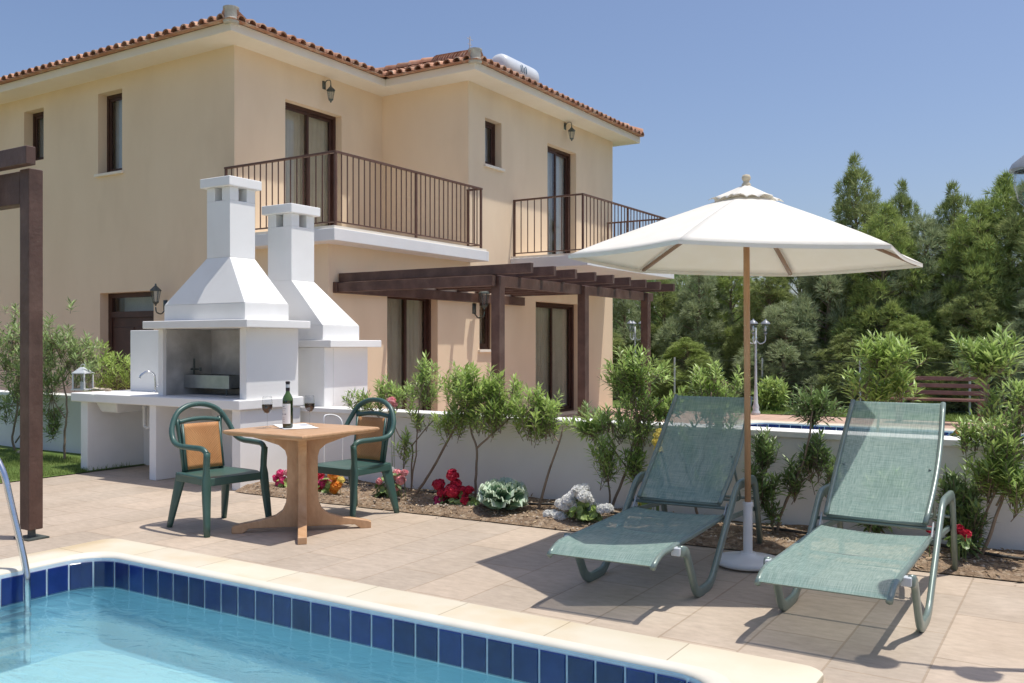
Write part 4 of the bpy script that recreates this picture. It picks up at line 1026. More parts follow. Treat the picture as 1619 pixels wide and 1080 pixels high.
q = G(1195, 656); ornate_lamp((q.x, q.y, 0), 1.80, 3, 'pale grey lamp post on the grass behind the far pool, right of the parasol pole', 1, .20, radians(32), hs=.85)
q = AY(1004, 600, 20.9); ornate_lamp((q.x, q.y, 0), 1.9, 3, 'grey lamp post among the trees behind the villa pergola', 1, .17, radians(10), hs=.75)
def SD(s, D): return Vector((-SN * D + CS * s, CS * D + SN * s, 0))
A_, B_ = SD(2.35, 4.12), SD(2.73, 3.96); c = (A_ + B_) / 2
av = (A_ - B_); ornate_lamp((c.x, c.y, 0), 2.165, 2, 'lamp post at the right edge, only the side of one lantern in view', 1, av.length / 2, math.atan2(av.y, av.x), hs=.84)

# bench
bn = thing('park_bench', 'red-brown slatted bench on the far paving beyond the garden wall', 'bench', (-2.3, 18.4, 0))
x0, x1, y = -3.1, -1.5, 18.35
for i, (yy, z) in enumerate(((y - .22, .43), (y - .11, .435), (y, .435), (y + .11, .43))): MB().box(x0, x1, yy - .045, yy + .045, z, z + .035).build('seat_slat', 'redwood', bn, bevel=.005)
for i, z in enumerate((.52, .65, .78)): MB().bar((x0, y + .18 + .045 * i, z + .04), (x1, y + .18 + .045 * i, z + .04), .03, .075, up=(0, .25, 1)).build('back_slat', 'redwood', bn, bevel=.005)
for x in (x0 + .12, x1 - .12):
    MB().box(x - .03, x + .03, y - .26, y - .2, .01, .428).build('leg', 'redwood', bn, bevel=.004)
    MB().box(x - .03, x + .03, y + .1, y + .16, .01, .428).build('leg', 'redwood', bn, bevel=.004)
    MB().bar((x, y + .17, .40), (x, y + .30, .88), .05, .05).build('back_post', 'redwood', bn, bevel=.004)
    MB().box(x - .025, x + .025, y - .26, y + .16, .38, .427).build('seat_bearer', 'redwood', bn) if 0 else None

# chain-link fence
fe = thing('chain_link_fence', 'thin grey chain-link fence before the far trees', 'fence', (-3, 20.4, 0))
YFN = 20.4
for k in range(9):
    MB().tube([(-12.5 + 2.1 * k, YFN, 0), (-12.5 + 2.1 * k, YFN, 1.15)], .022, 8).build('fence_post', 'palegrey', fe)
m = MB(); n = 0; x = -13.0; H = 1.05; t = .0016
while x < 8.5:
    for sg in (-1, 1):
        xa, xb = x, x + sg * H
        m.add([(xa - t, YFN, .03), (xa + t, YFN, .03), (xb + t, YFN, .03 + H), (xb - t, YFN, .03 + H)], [(0, 1, 2, 3)])
    x += .085
m.build('mesh', 'lanternmetal', fe)
m = MB()
for z in (.1, .6, 1.09): m.tube([(-13, YFN, z), (9, YFN, z)], .0025, 5)
m.build('tension_wire', 'lanternmetal', fe)

# ================================================================ PLANTS
def rdir():
    while True:
        v = Vector((U(-1, 1), U(-1, 1), U(-1, 1)))
        if .05 < v.length < 1: return v.normalized()
def leaf(m, p, d, L, w, fold=.35):
    d = d.normalized(); s_ = d.cross(Vector((U(-.4, .4), U(-.4, .4), 1)))
    if s_.length < .05: s_ = d.cross(Vector((1, 0, 0)))
    s_.normalize(); n = s_.cross(d); mid = p + d * (L * .45) + n * (w * fold); tip = p + d * L - Vector((0, 0, L * .08))
    b0 = len(m.v); m.v += [tuple(p), tuple(mid + s_ * w), tuple(tip), tuple(mid - s_ * w), tuple(p + d * (L * .5))]
    m.f += [(b0, b0 + 1, b0 + 4), (b0 + 1, b0 + 2, b0 + 4), (b0, b0 + 4, b0 + 3), (b0 + 4, b0 + 2, b0 + 3)]
def twig_cluster(lm, sm, c, rad, n, root, L=.10, w=.010, per=16, upb=.45, den=.15):
    """n leafy shoots filling an ellipsoid; every shoot is a thin twig with leaves whorled round its end"""
    c = Vector(c); root = Vector(root)
    for _ in range(n):
        d = rdir(); k = R() ** .45 * (1 + (.45 * R() if R() < .22 else 0))
        tip = c + Vector((d.x * rad[0], d.y * rad[1], d.z * rad[2])) * k
        if noise.noise(tip * 7.0) < -.13: continue
        out = (tip - root.lerp(c, .6)); out.z += upb * out.length; out.normalize()
        base = tip - out * U(.10, .2)
        sm.tube([base, tip], [.003, .0015], 4, cap=False)
        if R() < .45: sm.tube([c.lerp(base, .1), c.lerp(base, .6) + rdir() * .02, base], [.005, .004, .003], 4, cap=False)
        a = out.orthogonal().normalized(); b_ = out.cross(a)
        lk = U(.75, 1.25)
        for j in range(per - int(4 * R())):
            t = j / per; th = j * 2.4 + R(); rr = a * cos(th) + b_ * sin(th)
            dd = out * (.3 + .75 * t) + rr * (1.0 - .4 * t) + Vector((0, 0, .02))
            leaf(lm, base.lerp(tip, .15 + .85 * t), dd, L * lk * U(.7, 1.12), w * lk * U(.8, 1.15), .25)
def shrub(name, label, cat, base, stems, clusters, mat, group, per=13, L=.088, w=.0098, den=1.75):
    r = thing(name, label, cat, base, 0, group); sm = MB(); lm = MB()
    for pts, r0, r1 in stems:
        P = bez(pts, 5); P = [p + Vector((noise.noise(p * 9), noise.noise(p * 9 + Vector((5, 5, 5))), 0)) * .012 for p in P]
        sm.tube(P, [r0 + (r1 - r0) * i / (len(P) - 1) for i in range(len(P))], 7)
    for c, rad, n, rt in clusters: twig_cluster(lm, sm, c, rad, int(n * den), rt, L, w, per)
    sm.build('stem', 'bark', r, smooth=True); lm.build('foliage', mat, r)
    return r
GR = 'oleander shrubs in the planting beds'
def K(px, py, Y, rx, rz, n, root=None, ry=None):
    c = AY(px, py, Y); a, b_ = ray(px); t = Y / b_; k = t / F
    rt = AY(root[0], root[1], Y) if root else Vector((c.x, c.y, .1))
    return (c, (rx * 1.12 * k, (ry if ry else min(rx, rz)) * 1.1 * k, rz * 1.05 * k), n, rt)
def S(pts, Y, r0, r1): return ([AY(p[0], p[1], Y if len(p) < 3 else p[2]) for p in pts], r0, r1)
def on(px, py, Y): v = AY(px, py, Y); return Vector((v.x, v.y, .02))
# --- left, beside/behind the post
shrub('oleander', 'tall grey-green shrub at the far left edge behind the brown post', 'shrub', on(22, 712, 6.75),
      [S([(24, 718), (20, 690), (28, 640), (24, 560)], 6.75, .017, .008), S([(24, 700), (60, 640), (64, 560)], 6.75, .01, .006)],
      [K(22, 530, 6.75, 62, 50, 60), K(30, 590, 6.75, 60, 48, 60), K(8, 640, 6.75, 34, 34, 22), K(64, 560, 6.7, 34, 55, 40)], 'leaf_grey', GR, L=.11, w=.012)
shrub('oleander', 'grey-green shrub with a pale trunk between the brown post and the barbecue counter', 'shrub', on(102, 722, 6.55),
      [S([(102, 730), (102, 690), (106, 640), (96, 580)], 6.55, .016, .008), S([(103, 660), (84, 630), (80, 580)], 6.5, .008, .005)],
      [K(86, 545, 6.55, 42, 52, 55), K(118, 560, 6.6, 38, 45, 45), K(82, 620, 6.5, 20, 40, 26), K(84, 665, 6.5, 14, 30, 12)], 'leaf_grey', GR, L=.11, w=.012)
shrub('oleander', 'bright green shrub rising behind the barbecue sink counter', 'shrub', on(180, 700, 7.6),
      [S([(180, 700), (182, 640), (176, 600)], 7.6, .014, .008)],
      [K(148, 575, 7.5, 34, 42, 50), K(184, 583, 7.6, 42, 30, 52), K(214, 578, 7.6, 22, 20, 18)], 'leaf_fresh', GR, L=.11, w=.012)
# --- behind the table
shrub('oleander', 'small leafy shrub on the wall behind the wine bottle', 'shrub', on(495, 680, 7.6),
      [S([(495, 700), (500, 650)], 7.6, .010, .006)], [K(452, 636, 7.5, 20, 20, 14), K(498, 634, 7.55, 34, 26, 30), K(515, 655, 7.5, 25, 14, 14)], 'leaf', GR)
shrub('oleander', 'multi-stemmed oleander with pale stems behind the right armchair', 'shrub', on(650, 782, 6.72),
      [S([(655, 786), (682, 745), (722, 672), (750, 640)], 6.7, .014, .008), S([(648, 782), (657, 720), (662, 640), (672, 600)], 6.75, .009, .004), S([(650, 784), (652, 735), (652, 705), (632, 690), (610, 640)], 6.8, .009, .004),
       S([(652, 705), (680, 670), (704, 655)], 6.8, .006, .004), S([(640, 784), (637, 740), (640, 700)], 6.75, .006, .003)],
      [K(572, 630, 6.85, 40, 16, 26, (640, 690)), K(622, 618, 6.9, 38, 24, 38, (640, 700)), K(678, 602, 6.85, 26, 34, 40, (664, 690)), K(662, 652, 6.75, 25, 18, 9), K(640, 700, 6.72, 14, 30, 8)], 'leaf', GR)
shrub('oleander', 'wide bright green oleander with a slim trunk in the middle of the bed', 'shrub', on(752, 792, 6.7),
      [S([(752, 797), (753, 740), (752, 708), (745, 680), (740, 640)], 6.7, .013, .007), S([(753, 708), (768, 695), (790, 676), (815, 650)], 6.7, .010, .006)],
      [K(718, 600, 6.85, 28, 24, 28), K(748, 612, 6.7, 42, 36, 80), K(790, 618, 6.75, 38, 36, 70), K(842, 644, 6.7, 42, 34, 74), K(716, 652, 6.7, 36, 28, 44), K(770, 645, 6.65, 40, 28, 60), K(866, 650, 6.75, 22, 26, 24)], 'leaf_fresh', GR)
r = thing('bare_sapling', 'thin bare leaning stem right of the pale cabbage plant', 'sapling', on(852, 806, 6.72))
m = MB()
for pts, r0, r1 in (S([(850, 812), (856, 788), (868, 745), (884, 700), (889, 680)], 6.72, .014, .006), S([(884, 700), (872, 682), (868, 668)], 6.72, .006, .003), S([(888, 690), (890, 672)], 6.72, .004, .002)):
    P = bez(pts, 5); m.tube(P, [r0 + (r1 - r0) * i / (len(P) - 1) for i in range(len(P))], 7)
m.build('stem', 'bark', r, smooth=True)
lm = MB(); twig_cluster(lm, MB(), AY(872, 672, 6.72), (.04, .04, .02), 2, AY(880, 700, 6.72)); lm.build('foliage', 'leaf', r)
shrub('oleander', 'tall oleander with three tiers of leaves left of the shaded lounger', 'shrub', on(968, 800, 6.72),
      [S([(968, 808), (975, 780), (992, 740), (1003, 690), (1006, 640), (1000, 590)], 6.72, .013, .007), S([(966, 806), (962, 770), (958, 735)], 6.7, .009, .006), S([(992, 740), (965, 705), (950, 690)], 6.75, .007, .004), S([(1003, 690), (1030, 650), (1050, 630)], 6.75, .007, .004)],
      [K(1002, 578, 6.75, 54, 30, 56, (1004, 650)), K(998, 600, 6.75, 36, 26, 28), K(928, 668, 6.85, 38, 18, 24, (955, 700)), K(965, 665, 6.8, 34, 24, 30), K(958, 716, 6.65, 24, 30, 34), K(1008, 655, 6.75, 34, 42, 52), K(1004, 718, 6.7, 18, 34, 22), K(1060, 632, 6.8, 40, 22, 34, (1010, 680))], 'leaf', GR)
shrub('oleander', 'leafy oleander seen through the sling of the shaded lounger', 'shrub', on(1110, 830, 6.8),
      [S([(1105, 832), (1100, 770), (1120, 690), (1125, 620)], 6.8, .012, .006), S([(1108, 800), (1080, 730), (1060, 690)], 6.8, .008, .004)],
      [K(1130, 592, 6.95, 42, 30, 44), K(1140, 640, 6.9, 34, 40, 34), K(1086, 690, 6.8, 30, 30, 14), K(1120, 740, 6.8, 26, 30, 10)], 'leaf', GR)
shrub('oleander', 'dark-leaved oleander between the parasol pole and the right lounger', 'shrub', on(1225, 842, 6.78),
      [S([(1228, 845), (1240, 800), (1262, 750), (1278, 700), (1285, 640)], 6.78, .012, .006), S([(1224, 845), (1216, 800), (1207, 750), (1205, 710)], 6.75, .008, .004), S([(1240, 800), (1258, 770), (1300, 740)], 6.8, .006, .004)],
      [K(1286, 634, 6.85, 42, 26, 48, (1284, 690)), K(1210, 705, 6.8, 22, 30, 38), K(1206, 755, 6.72, 26, 34, 40), K(1286, 715, 6.85, 22, 32, 32), K(1256, 745, 6.8, 24, 24, 18), K(1306, 735, 6.85, 18, 34, 24), K(1222, 800, 6.7, 18, 18, 8)], 'leaf_dark', GR)
shrub('oleander', 'bright oleander top rising behind the right lounger', 'shrub', on(1385, 700, 8.2),
      [S([(1385, 740), (1390, 660), (1395, 600)], 8.2, .014, .007)],
      [K(1398, 560, 8.2, 48, 34, 70, (1392, 640)), K(1375, 600, 8.2, 34, 30, 36), K(1420, 600, 8.3, 26, 26, 22)], 'leaf_fresh', GR, L=.13, w=.012)
shrub('oleander', 'tall thin-stemmed oleander in front of the red-brown bench end', 'shrub', on(1570, 700, 8.0),
      [S([(1582, 760), (1572, 690), (1560, 640), (1558, 590)], 8.0, .015, .007), S([(1572, 690), (1590, 650), (1600, 640)], 8.0, .008, .004)],
      [K(1556, 562, 8.0, 52, 32, 60, (1560, 640)), K(1580, 540, 8.1, 28, 20, 18), K(1568, 640, 8.0, 16, 40, 10)], 'leaf', GR, L=.13, w=.012)
shrub('oleander', 'large bright oleander at the right edge beside the sunny lounger', 'shrub', on(1560, 872, 6.72),
      [S([(1552, 876), (1570, 830), (1588, 770), (1590, 710)], 6.72, .013, .006), S([(1545, 874), (1556, 820), (1578, 760), (1576, 700)], 6.75, .009, .005), S([(1575, 800), (1600, 740), (1615, 680)], 6.72, .007, .004)],
      [K(1590, 690, 6.8, 44, 40, 90), K(1560, 735, 6.75, 34, 30, 44), K(1612, 640, 6.85, 26, 36, 36), K(1606, 755, 6.7, 30, 36, 44), K(1530, 680, 6.85, 22, 16, 8)], 'leaf', GR)
shrub('oleander', 'low dark oleander under the right armrest of the sunny lounger', 'shrub', on(1520, 868, 6.8),
      [S([(1520, 872), (1520, 830), (1522, 780)], 6.8, .010, .005)],
      [K(1520, 775, 6.85, 34, 36, 50), K(1535, 815, 6.75, 26, 34, 34), K(1500, 820, 6.8, 20, 26, 16), K(1525, 850, 6.7, 30, 16, 16)], 'leaf_dark', GR)
shrub('oleander', 'low green sprigs under the right lounger', 'shrub', on(1390, 850, 6.9),
      [S([(1390, 856), (1385, 820), (1380, 780)], 6.9, .008, .004)],
      [K(1385, 810, 6.9, 34, 22, 20), K(1400, 760, 6.95, 40, 30, 22)], 'leaf_dark', GR)
shrub('oleander', 'low oleander along the wall of the neighbouring terrace, left of the tall one', 'shrub', on(900, 655, 8.0),
      [S([(905, 700), (910, 655)], 8.2, .010, .006)], [K(930, 655, 8.3, 34, 16, 18)], 'leaf_dark', GR)
shrub('oleander', 'rounded bush on the grass right of the far lamp post', 'shrub', on(1215, 640, 19.6),
      [S([(1215, 655), (1215, 635)], 19.6, .02, .01)], [K(1218, 625, 19.6, 26, 24, 60)], 'leaf', GR, L=.2, w=.025)

# --- flowers
def head(m, c, r, n=40, pl=.016):
    c = Vector(c)
    for _ in range(n):
        d = rdir(); d.z = abs(d.z) * .9 - .2 * R(); d.normalize(); p = c + d * r * U(.6, 1)
        s_ = d.cross(rdir()).normalized(); t = d.cross(s_); s_ = s_ * pl * U(.7, 1.2); t = t * pl * U(.7, 1.2); e = d * pl * .35
        b0 = len(m.v); m.v += [tuple(p - s_ * .6 - t), tuple(p + s_ - t * .5 + e), tuple(p + s_ * .7 + t + e), tuple(p - s_ + t * .6), tuple(p - e)]
        m.f += [(b0, b0 + 1, b0 + 4), (b0 + 1, b0 + 2, b0 + 4), (b0 + 2, b0 + 3, b0 + 4), (b0 + 3, b0, b0 + 4)]
def broad(m, c, rx, ry, rz, n, s=.03):
    c = Vector(c)
    for _ in range(n):
        d = rdir(); p = c + Vector((d.x * rx, d.y * ry, abs(d.z) * rz)) * (R() ** .5)
        o_ = (d + Vector((0, 0, .8))).normalized(); a = o_.cross(rdir()).normalized(); b_ = o_.cross(a); b0 = len(m.v); s1 = s * U(.6, 1.2); k = 6
        m.v.append(tuple(p))
        for j in range(k): th = 2 * pi * j / k; m.v.append(tuple(p + (a * cos(th) + b_ * sin(th)) * s1 * U(.85, 1.1) + o_ * s1 * .3))
        for j in range(k): m.f.append((b0, b0 + 1 + j, b0 + 1 + (j + 1) % k))
def flowers(name, label, base, Y, heads, fol, folmat, s=1.0):
    r = thing(name, label, 'flowers', base); st = MB(); f = MB()
    for (px, py, rx, rz, n) in fol:
        c = AY(px, py, Y); k = (Y / ray(px)[1]) / F; broad(f, (c.x, c.y, max(.03, c.z - rz * k * .5)), rx * k, rx * k * .7, rz * k * 1.4, n)
        for _ in range(n // 6): st.tube([(c.x + U(-.03, .03), Y, .02), (c.x + U(-1, 1) * rx * k * .7, Y + U(-.05, .05), max(.05, c.z))], [.004, .002], 4, cap=False)
    f.build('foliage', folmat, r)
    for (px, py, rr, mat) in heads:
        yy = Y + U(-.05, .05); c = AY(px, py, yy); k = (yy / ray(px)[1]) / F; h = MB(); wf = 1.45 if mat == WH else 1; head(h, c, rr * k * 1.15, int((44 + rr * 5) * wf), (.007 + .0011 * rr) * wf); h.grid(lambda u, v: c + Vector((sin(pi * v) * cos(2 * pi * u), sin(pi * v) * sin(2 * pi * u), cos(pi * v))) * (rr * k * (.98 + .12 * sin(9 * u * pi) * sin(7 * v))), 12, 8)
        h.build('blossom', mat, r); st.tube([(c.x * .3 + AY(px, py, Y).x * .7, Y, .03), c], [.003, .002], 4, cap=False)
    st.build('stem', 'leaf_dark', r); return r
P_, RD, MG, WH, YE, OR_ = 'pinkpetal', 'redpetal', 'magpetal', 'whitepetal', 'yellowpetal', 'orangepetal'
flowers('geranium', 'clump of dark red flowers left of the pale cabbage plant', on(718, 800, 6.5), 6.5,
        [(694, 767, 9, RD), (715, 752, 9, RD), (721, 766, 8, RD), (700, 780, 8, RD), (716, 777, 11, RD), (732, 780, 10, RD), (697, 793, 10, MG), (722, 793, 12, RD), (742, 775, 6, RD), (736, 794, 8, RD), (708, 790, 8, RD)],
        [(718, 792, 32, 18, 90), (745, 796, 16, 12, 40)], 'leaf_dark')
flowers('geranium', 'red and orange flowers between the table pedestal and the right armchair', on(520, 790, 6.4), 6.4,
        [(505, 752, 7, RD), (512, 765, 9, MG), (506, 772, 8, RD), (517, 778, 8, RD), (527, 752, 8, OR_), (532, 768, 8, OR_), (522, 760, 6, P_), (513, 784, 6, MG), (538, 760, 6, YE), (528, 776, 6, OR_)],
        [(516, 778, 24, 18, 60)], 'leaf')
flowers('geranium', 'magenta flowers left of the table pedestal, beside the barbecue', on(445, 775, 6.4), 6.4,
        [(437, 757, 6, MG), (443, 749, 6, MG), (448, 760, 6, MG), (454, 748, 5, P_), (441, 766, 5, MG)], [(450, 768, 16, 14, 50)], 'leaf')
flowers('snapdragon', 'pale pink flower spikes behind the right armchair legs', on(618, 790, 6.5), 6.5,
        [(606, 742, 6, P_), (612, 750, 5, P_), (628, 752, 9, P_), (634, 760, 7, P_), (626, 770, 7, P_), (600, 762, 5, P_), (618, 745, 5, WH), (640, 748, 5, P_)], [(612, 778, 24, 24, 80), (622, 762, 16, 20, 30)], 'leaf_dark')
flowers('oleander_blossom', 'small pink bloom above the right armchair hoop', on(619, 700, 6.75), 6.75, [(619, 634, 6, P_), (624, 640, 4, P_)], [(619, 650, 5, 8, 8)], 'leaf')
flowers('white_stock', 'clump of white ruffled flowers left of the shaded lounger', on(915, 825, 6.42), 6.42,
        [(915, 778, 9, WH), (924, 786, 9, WH), (908, 784, 8, WH), (900, 792, 9, WH), (893, 800, 8, WH), (886, 797, 7, WH), (932, 794, 7, WH), (925, 772, 6, WH), (940, 806, 9, WH), (952, 806, 7, WH), (875, 815, 7, WH), (886, 820, 9, WH), (866, 814, 6, WH), (910, 800, 7, WH), (961, 805, 7, WH)],
        [(922, 808, 30, 20, 90), (940, 815, 16, 10, 30)], 'leaf')
flowers('snapdragon', 'yellow flower spikes beside the shaded lounger frame', on(1022, 800, 6.6), 6.6,
        [(1040, 690, 6, YE), (1039, 700, 7, YE), (1041, 711, 6, YE), (1016, 784, 6, YE), (1015, 795, 6, YE), (1042, 682, 4, YE)], [(1020, 800, 10, 14, 20), (1036, 740, 8, 40, 20)], 'leaf')
flowers('geranium', 'small red flowers under the right lounger armrest', on(1520, 850, 6.5), 6.5, [(1517, 838, 7, RD), (1527, 845, 7, RD), (1470, 838, 5, RD), (1522, 852, 5, RD)], [(1515, 855, 20, 12, 40)], 'leaf_dark')
flowers('geranium', 'orange-red flowers behind the wall near the bench leg', on(1525, 690, 8.0), 8.0, [(1518, 683, 6, OR_), (1530, 686, 5, OR_), (1538, 682, 5, RD)], [(1525, 688, 20, 12, 40)], 'leaf')

# ornamental cabbage
cb = G(795, 812); cb.z = .03; cb.y = 6.5; cb.x = AY(795, 800, 6.5).x
r = thing('ornamental_cabbage', 'pale grey-green ruffled cabbage rosette in the bed', 'plant', cb)
m1 = MB(); m2 = MB()
for ring, (n, L, tl, wd) in enumerate(((11, .20, 22, .085), (10, .20, 40, .08), (9, .18, 56, .07), (7, .16, 70, .055), (5, .14, 82, .04))):
    for k in range(n):
        a = 2 * pi * (k + .5 * (ring % 2)) / n + U(-.12, .12); t = radians(tl + U(-6, 6)); d = Vector((cos(a) * cos(t), sin(a) * cos(t), sin(t))); s_ = Vector((-sin(a), cos(a), 0)); nn = d.cross(s_)
        ph = U(0, 6)
        def fn(u, v, rim=False):
            x = (u - .5) * 2; wv = wd * (sin(pi * min(1, v * .62 + .12)) ** .8); ruf = .016 * sin(x * 8 + ph + v * 3) * (abs(x) ** 2) + (.014 * sin(x * 14 + ph) * v ** 4)
            return Vector((0, 0, .05)) + d * (L * v * (1 - .10 * x * x)) + s_ * (x * wv) - nn * (.03 * x * x + ruf + .03 * v * v)
        m1.grid(lambda u, v: fn(u, v * .86), 8, 6); m2.grid(lambda u, v: fn(u, .86 + .14 * v) - nn * .0005, 12, 2)
m1.build('leaf', 'cabbage', r, world=False, smooth=True); m2.build('leaf_rim', 'cabbage_rim', r, world=False, smooth=True); r.scale = (1.12, 1.12, 1.45)

# --- feathery trees
def tree_mesh(seed, H, Rd, nlump, mat, spire):
    random.seed(seed); lm = MB(); sm = MB()
    sm.tube(bez([(0, 0, 0), (.05, .03, H * .3), (-.04, .04, H * .65), (0, 0, H * .93)], 4), [.10 - .085 * i / 12 for i in range(13)], 7)
    L = []
    for k in range(nlump):
        z = H * (.06 + .86 * (k + R()) / nlump); f = z / H
        rad = Rd * (1 - f) ** .62 * (1.0 if f > .15 else .75 + f); a = k * 2.399 + U(-.4, .4); rr = rad * U(.70, 1.12)
        c = Vector((rr * cos(a), rr * sin(a), z)); s_ = U(.30, .60) * (1.12 - .62 * f)
        L.append((c, s_)); sm.tube([(0, 0, z * .9), c * .6 + Vector((0, 0, z * .38)), c], [.03 * (1 - f) + .01, .015, .006], 5, cap=False)
    for k in range(spire + 6):
        f = U(.74, .99); z = H * f; rr = (1 - f) * 1.5; a = U(0, 6.28); c = Vector((rr * cos(a), rr * sin(a), z)); L.append((c, U(.07, .17)))
        sm.tube([(0, 0, z - .25), c], [.012, .004], 5, cap=False)
    for k in range(nlump // 5): z = H * U(.08, .8); L.append((Vector((U(-.4, .4) * Rd, U(-.4, .4) * Rd, z)), U(.35, .5) * (1.1 - .6 * z / H)))
    for c, s_ in L:
        n = int(125 * (s_ / .4) ** 1.8); axis = Vector((c.x, c.y, 0)); ax = axis.normalized() if axis.length > .05 else Vector((0, 0, 0))
        for _ in range(n):
            d = rdir(); d = (d + Vector((0, 0, .45)) + ax * .45).normalized(); nz = .72 + .55 * noise.noise(d * 2.3 + c * 3); p = c + Vector((d.x, d.y, d.z * 1.2)) * s_ * nz * U(.75, 1.0)
            g = (d * .65 + Vector((0, 0, .35)) + rdir() * .65).normalized(); a = g.orthogonal().normalized(); b_ = g.cross(a)
            for j in range(9):
                th = 2.4 * j + R(); dd = (g + (a * cos(th) + b_ * sin(th)) * U(.25, .7)).normalized(); l = U(.10, .24); w = U(.004, .009)
                sd = dd.cross(rdir()).normalized() * w; q = p + dd * (l * .45); b0 = len(lm.v)
                lm.v += [tuple(p), tuple(q + sd), tuple(p + dd * l), tuple(q - sd)]; lm.f.append((b0, b0 + 1, b0 + 2, b0 + 3))
    return sm, lm
protos = []
for i, (H, Rd, nl, mat, sp) in enumerate(((5.6, 1.25, 46, 'feather', 12), (4.4, 1.35, 40, 'feather2', 9), (5.0, 1.3, 44, 'feather3', 11))):
    sm, lm = tree_mesh(100 + i, H, Rd, nl, mat, sp)
    protos.append((sm, lm, mat, H))
random.seed(21)
tmesh = [None] * 3
def put_tree(i, x, y, hz, rz, label, wide=1.0):
    sm, lm, mat, H = protos[i]
    k = hz / H; kw = (k * .55 + .45) * wide
    r = thing('evergreen_tree', label, 'tree', (x, y, 0), rz, 'feathery evergreens beyond the far pool')
    if tmesh[i] is None:
        a = sm.build('trunk', 'bark', r, world=False); b_ = lm.build('crown', mat, r, world=False); tmesh[i] = (a.data, b_.data)
    else:
        for nm, me in zip(('trunk', 'crown'), tmesh[i]):
            o_ = bpy.data.objects.new(nm, me); col.objects.link(o_); o_.parent = r
    r.scale = (kw, kw, k)
TREES = [  # px of the trunk, depth plane y, py of the top, kind, label
 (925, 24.5, 452, 1, 'tree just right of the villa corner, half hidden by it', 1), (985, 23.0, 448, 1, 'grey-green tree behind the villa pergola corner post', 1.05), (1048, 23.4, 432, 0, 'tree behind the left half of the parasol, next to the slab end', 1),
 (1105, 22.6, 425, 1, 'grey-green tree under the left side of the parasol canopy', 1), (1158, 23.2, 412, 2, 'tree directly behind the parasol pole', 1), (1215, 22.4, 415, 0, 'tree behind the pale grey lamp post', 1),
 (1262, 23.4, 375, 2, 'tree under the right side of the parasol, left of the tall spire', 1), (1310, 22.4, 368, 1, 'grey-green tree below the canopy corner', 1), (1352, 23.2, 246, 0, 'tallest spire-topped tree, just right of the parasol', .8),
 (1400, 22.3, 325, 2, 'bright tree right of the tallest spire', 1), (1425, 24.2, 288, 0, 'narrow pointed tree second to the right of the tallest spire', .75), (1462, 22.6, 345, 1, 'grey-green tree above the bench left end', 1), (1508, 23.2, 290, 0, 'pointed tree above the middle of the bench', .8),
 (1548, 22.2, 322, 2, 'bright tree above the bench right end', 1), (1592, 22.9, 278, 2, 'tall bright tree beside the edge lantern', 1), (1650, 22.2, 262, 0, 'tree cut by the right edge of the view', 1.05), (1720, 22.6, 300, 2, 'tree beyond the right edge', 1)]
for px, y, py, kd, lab, wd in TREES:
    p = AY(px, py, y); put_tree(kd, p.x, y, p.z, U(0, 6), lab, wd)
# a lower second line fills the gaps
LOW = [(960, 21.8, 520), (1085, 21.5, 535), (1240, 21.3, 480), (1345, 21.3, 520), (1440, 21.3, 500), (1540, 21.4, 450), (1660, 21.3, 440)]
spots = ['at the villa corner', 'left of the parasol pole', 'right of the lamp post', 'between the two fence posts right of the lamp', 'left of the bench', 'behind the bench right half', 'beyond the right edge']
for (px, y, py), sp in zip(LOW, spots):
    p = AY(px, py, y); put_tree(random.choice((0, 1, 2)), p.x, y, p.z, U(0, 6), 'low bushy evergreen of the front row, ' + sp, 1.15)
# far wood behind, reads as one mass
random.seed(5); m = MB()
for k in range(26):
    x = -34 + k * 2.2; 
    for q in range(5):
        c = Vector((x + U(-1, 1), 25.5 + U(-.7, 1), U(.2, 2.7)))
        for _ in range(460):
            d = rdir(); p = c + d * U(.5, 1.1) * 1.2; g = (d + Vector((0, 0, .8))).normalized(); sd = g.cross(rdir()).normalized() * .05; b0 = len(m.v)
            m.v += [tuple(p), tuple(p + g * .15 + sd), tuple(p + g * .4), tuple(p + g * .15 - sd)]; m.f.append((b0, b0 + 1, b0 + 2, b0 + 3))
tag(m.build('far_wood', 'leaf_dark'), 'dense dark wood far behind the row of trees', 'wood', kind='stuff')

# --- grass
random.seed(9)
def blades(n, fx, fy, h, w, mat, name, label):
    m = MB()
    for _ in range(n):
        x, y = U(*fx), U(*fy); a = U(0, 2 * pi); hh = h * U(.5, 1.2); ln = Vector((cos(a), sin(a), 0)); sd = Vector((-sin(a), cos(a), 0)) * w
        p = Vector((x, y, .005)); b0 = len(m.v); m.v += [tuple(p - sd), tuple(p + sd), tuple(p + ln * hh * .45 + Vector((0, 0, hh)))]; m.f.append((b0, b0 + 1, b0 + 2))
    tag(m.build(name, mat), label, 'grass', kind='stuff')
blades(42000, (-13.5, -9.6), (4.2, 6.75), .06, .004, 'grass', 'grass', 'short green grass beside the barbecue')
blades(40000, (-9, 3), (18.95, 22.5), .07, .012, 'grass', 'grass', 'grass strip behind the far pool')
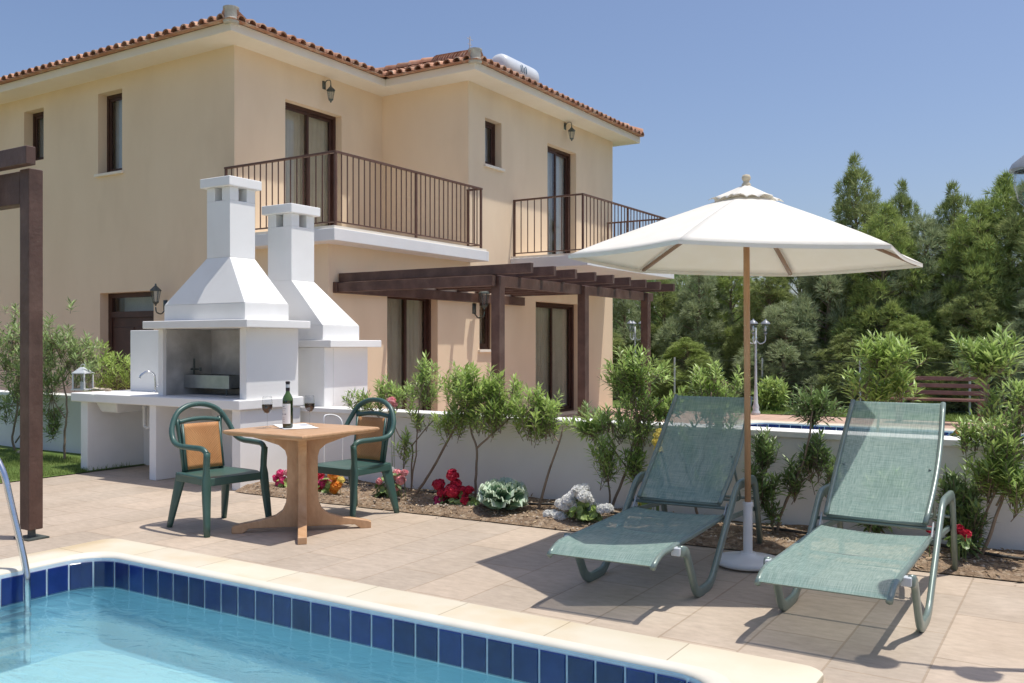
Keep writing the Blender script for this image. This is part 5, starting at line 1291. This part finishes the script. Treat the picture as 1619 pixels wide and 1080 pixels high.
# --- pebbles and leaf litter on the soil
m = MB(); lt_ = MB()
for _ in range(4200):
    x = U(-7, 3.5); ye = edge_y(x); y = ye + (7.05 - ye) * (R() ** 1.2) - (.10 if R() < .06 else -.02); z = max(.008, .04 + soil_h(x, y)) if y > ye + .1 else (.02 if y > ye else .004)
    if R() < .55:
        s_ = U(.006, .017); b0 = len(m.v); a = U(0, 3)
        for dx, dy, dz in ((1, 0, 0), (.2, .9, .1), (-.9, .2, 0), (-.1, -.8, 0), (0, 0, .7), (0, 0, -.4)): m.v.append((x + s_ * (dx * cos(a) - dy * sin(a)), y + s_ * (dx * sin(a) + dy * cos(a)), z + s_ * dz))
        m.f += [(b0, b0 + 1, b0 + 4), (b0 + 1, b0 + 2, b0 + 4), (b0 + 2, b0 + 3, b0 + 4), (b0 + 3, b0, b0 + 4)]
    else: leaf(lt_, Vector((x, y, z + .004)), Vector((U(-1, 1), U(-1, 1), U(-.05, .3))), U(.03, .07), .007)
tag(m.build('pebbles', 'pebble'), 'small pebbles scattered over the bed', 'pebbles', kind='stuff'); tag(lt_.build('leaf_litter', 'litter'), 'dry fallen leaves on the soil', 'leaf litter', kind='stuff')
m = MB()
for _ in range(46):
    p = G(U(30, 180), U(700, 722)) if R() < .5 else Vector((U(-10.6, -9.7), U(6.6, 7.0), 0)); s_ = U(.03, .07); q = lump((p.x, p.y, .03), s_, s_ * .8, s_ * .6, 5, .5); m.add(q.v, q.f)
tag(m.build('edging_stones', 'pebble', smooth=True), 'loose pale stones along the foot of the wall at the left', 'stones', kind='stuff')

# ================================================================ LIGHT, SKY, CAMERA
sv = Vector((.27, .14, 1.0)).normalized()     # towards the sun
sun = bpy.data.lights.new('sun', 'SUN'); sun.energy = 3.45; sun.angle = radians(.53); sun.color = (1, .955, .88)
so = bpy.data.objects.new('sun', sun); col.objects.link(so); so.rotation_euler = sv.to_track_quat('Z', 'Y').to_euler(); so.location = (0, 0, 30)
w = bpy.data.worlds.new('World'); scene.world = w; w.use_nodes = True
N, L = w.node_tree.nodes, w.node_tree.links
sk_ = N.new('ShaderNodeTexSky'); sk_.sky_type = 'NISHITA'; sk_.sun_disc = False
sk_.sun_elevation = math.asin(sv.z); sk_.sun_rotation = math.atan2(sv.x, sv.y)
sk_.air_density = 1.0; sk_.dust_density = 2.2; sk_.ozone_density = 1.6; sk_.altitude = 0
tn = N.new('ShaderNodeMix'); tn.data_type = 'RGBA'; tn.blend_type = 'MULTIPLY'; tn.inputs[0].default_value = 1; tn.inputs[7].default_value = (.92, .93, 1.02, 1)
L.new(sk_.outputs[0], tn.inputs[6]); L.new(tn.outputs[2], N['Background'].inputs[0]); N['Background'].inputs[1].default_value = .12
cam = bpy.data.cameras.new('camera'); cam.sensor_width = 36; cam.lens = F / 1619 * 36; cam.shift_y = (HY - 540) / 1619; cam.clip_end = 3000; cam.clip_start = .05
co = bpy.data.objects.new('camera', cam); col.objects.link(co); co.location = (0, 0, CH); co.rotation_euler = (radians(90), 0, math.atan2(SN, CS))
scene.camera = co
scene.view_settings.view_transform = 'Standard'; scene.view_settings.look = 'None'; scene.view_settings.exposure = .2; scene.view_settings.gamma = 1
scene.render.engine = 'CYCLES'; scene.cycles.max_bounces = 8; scene.cycles.transparent_max_bounces = 24; scene.cycles.sample_clamp_indirect = 6
scene.cycles.use_denoising = True
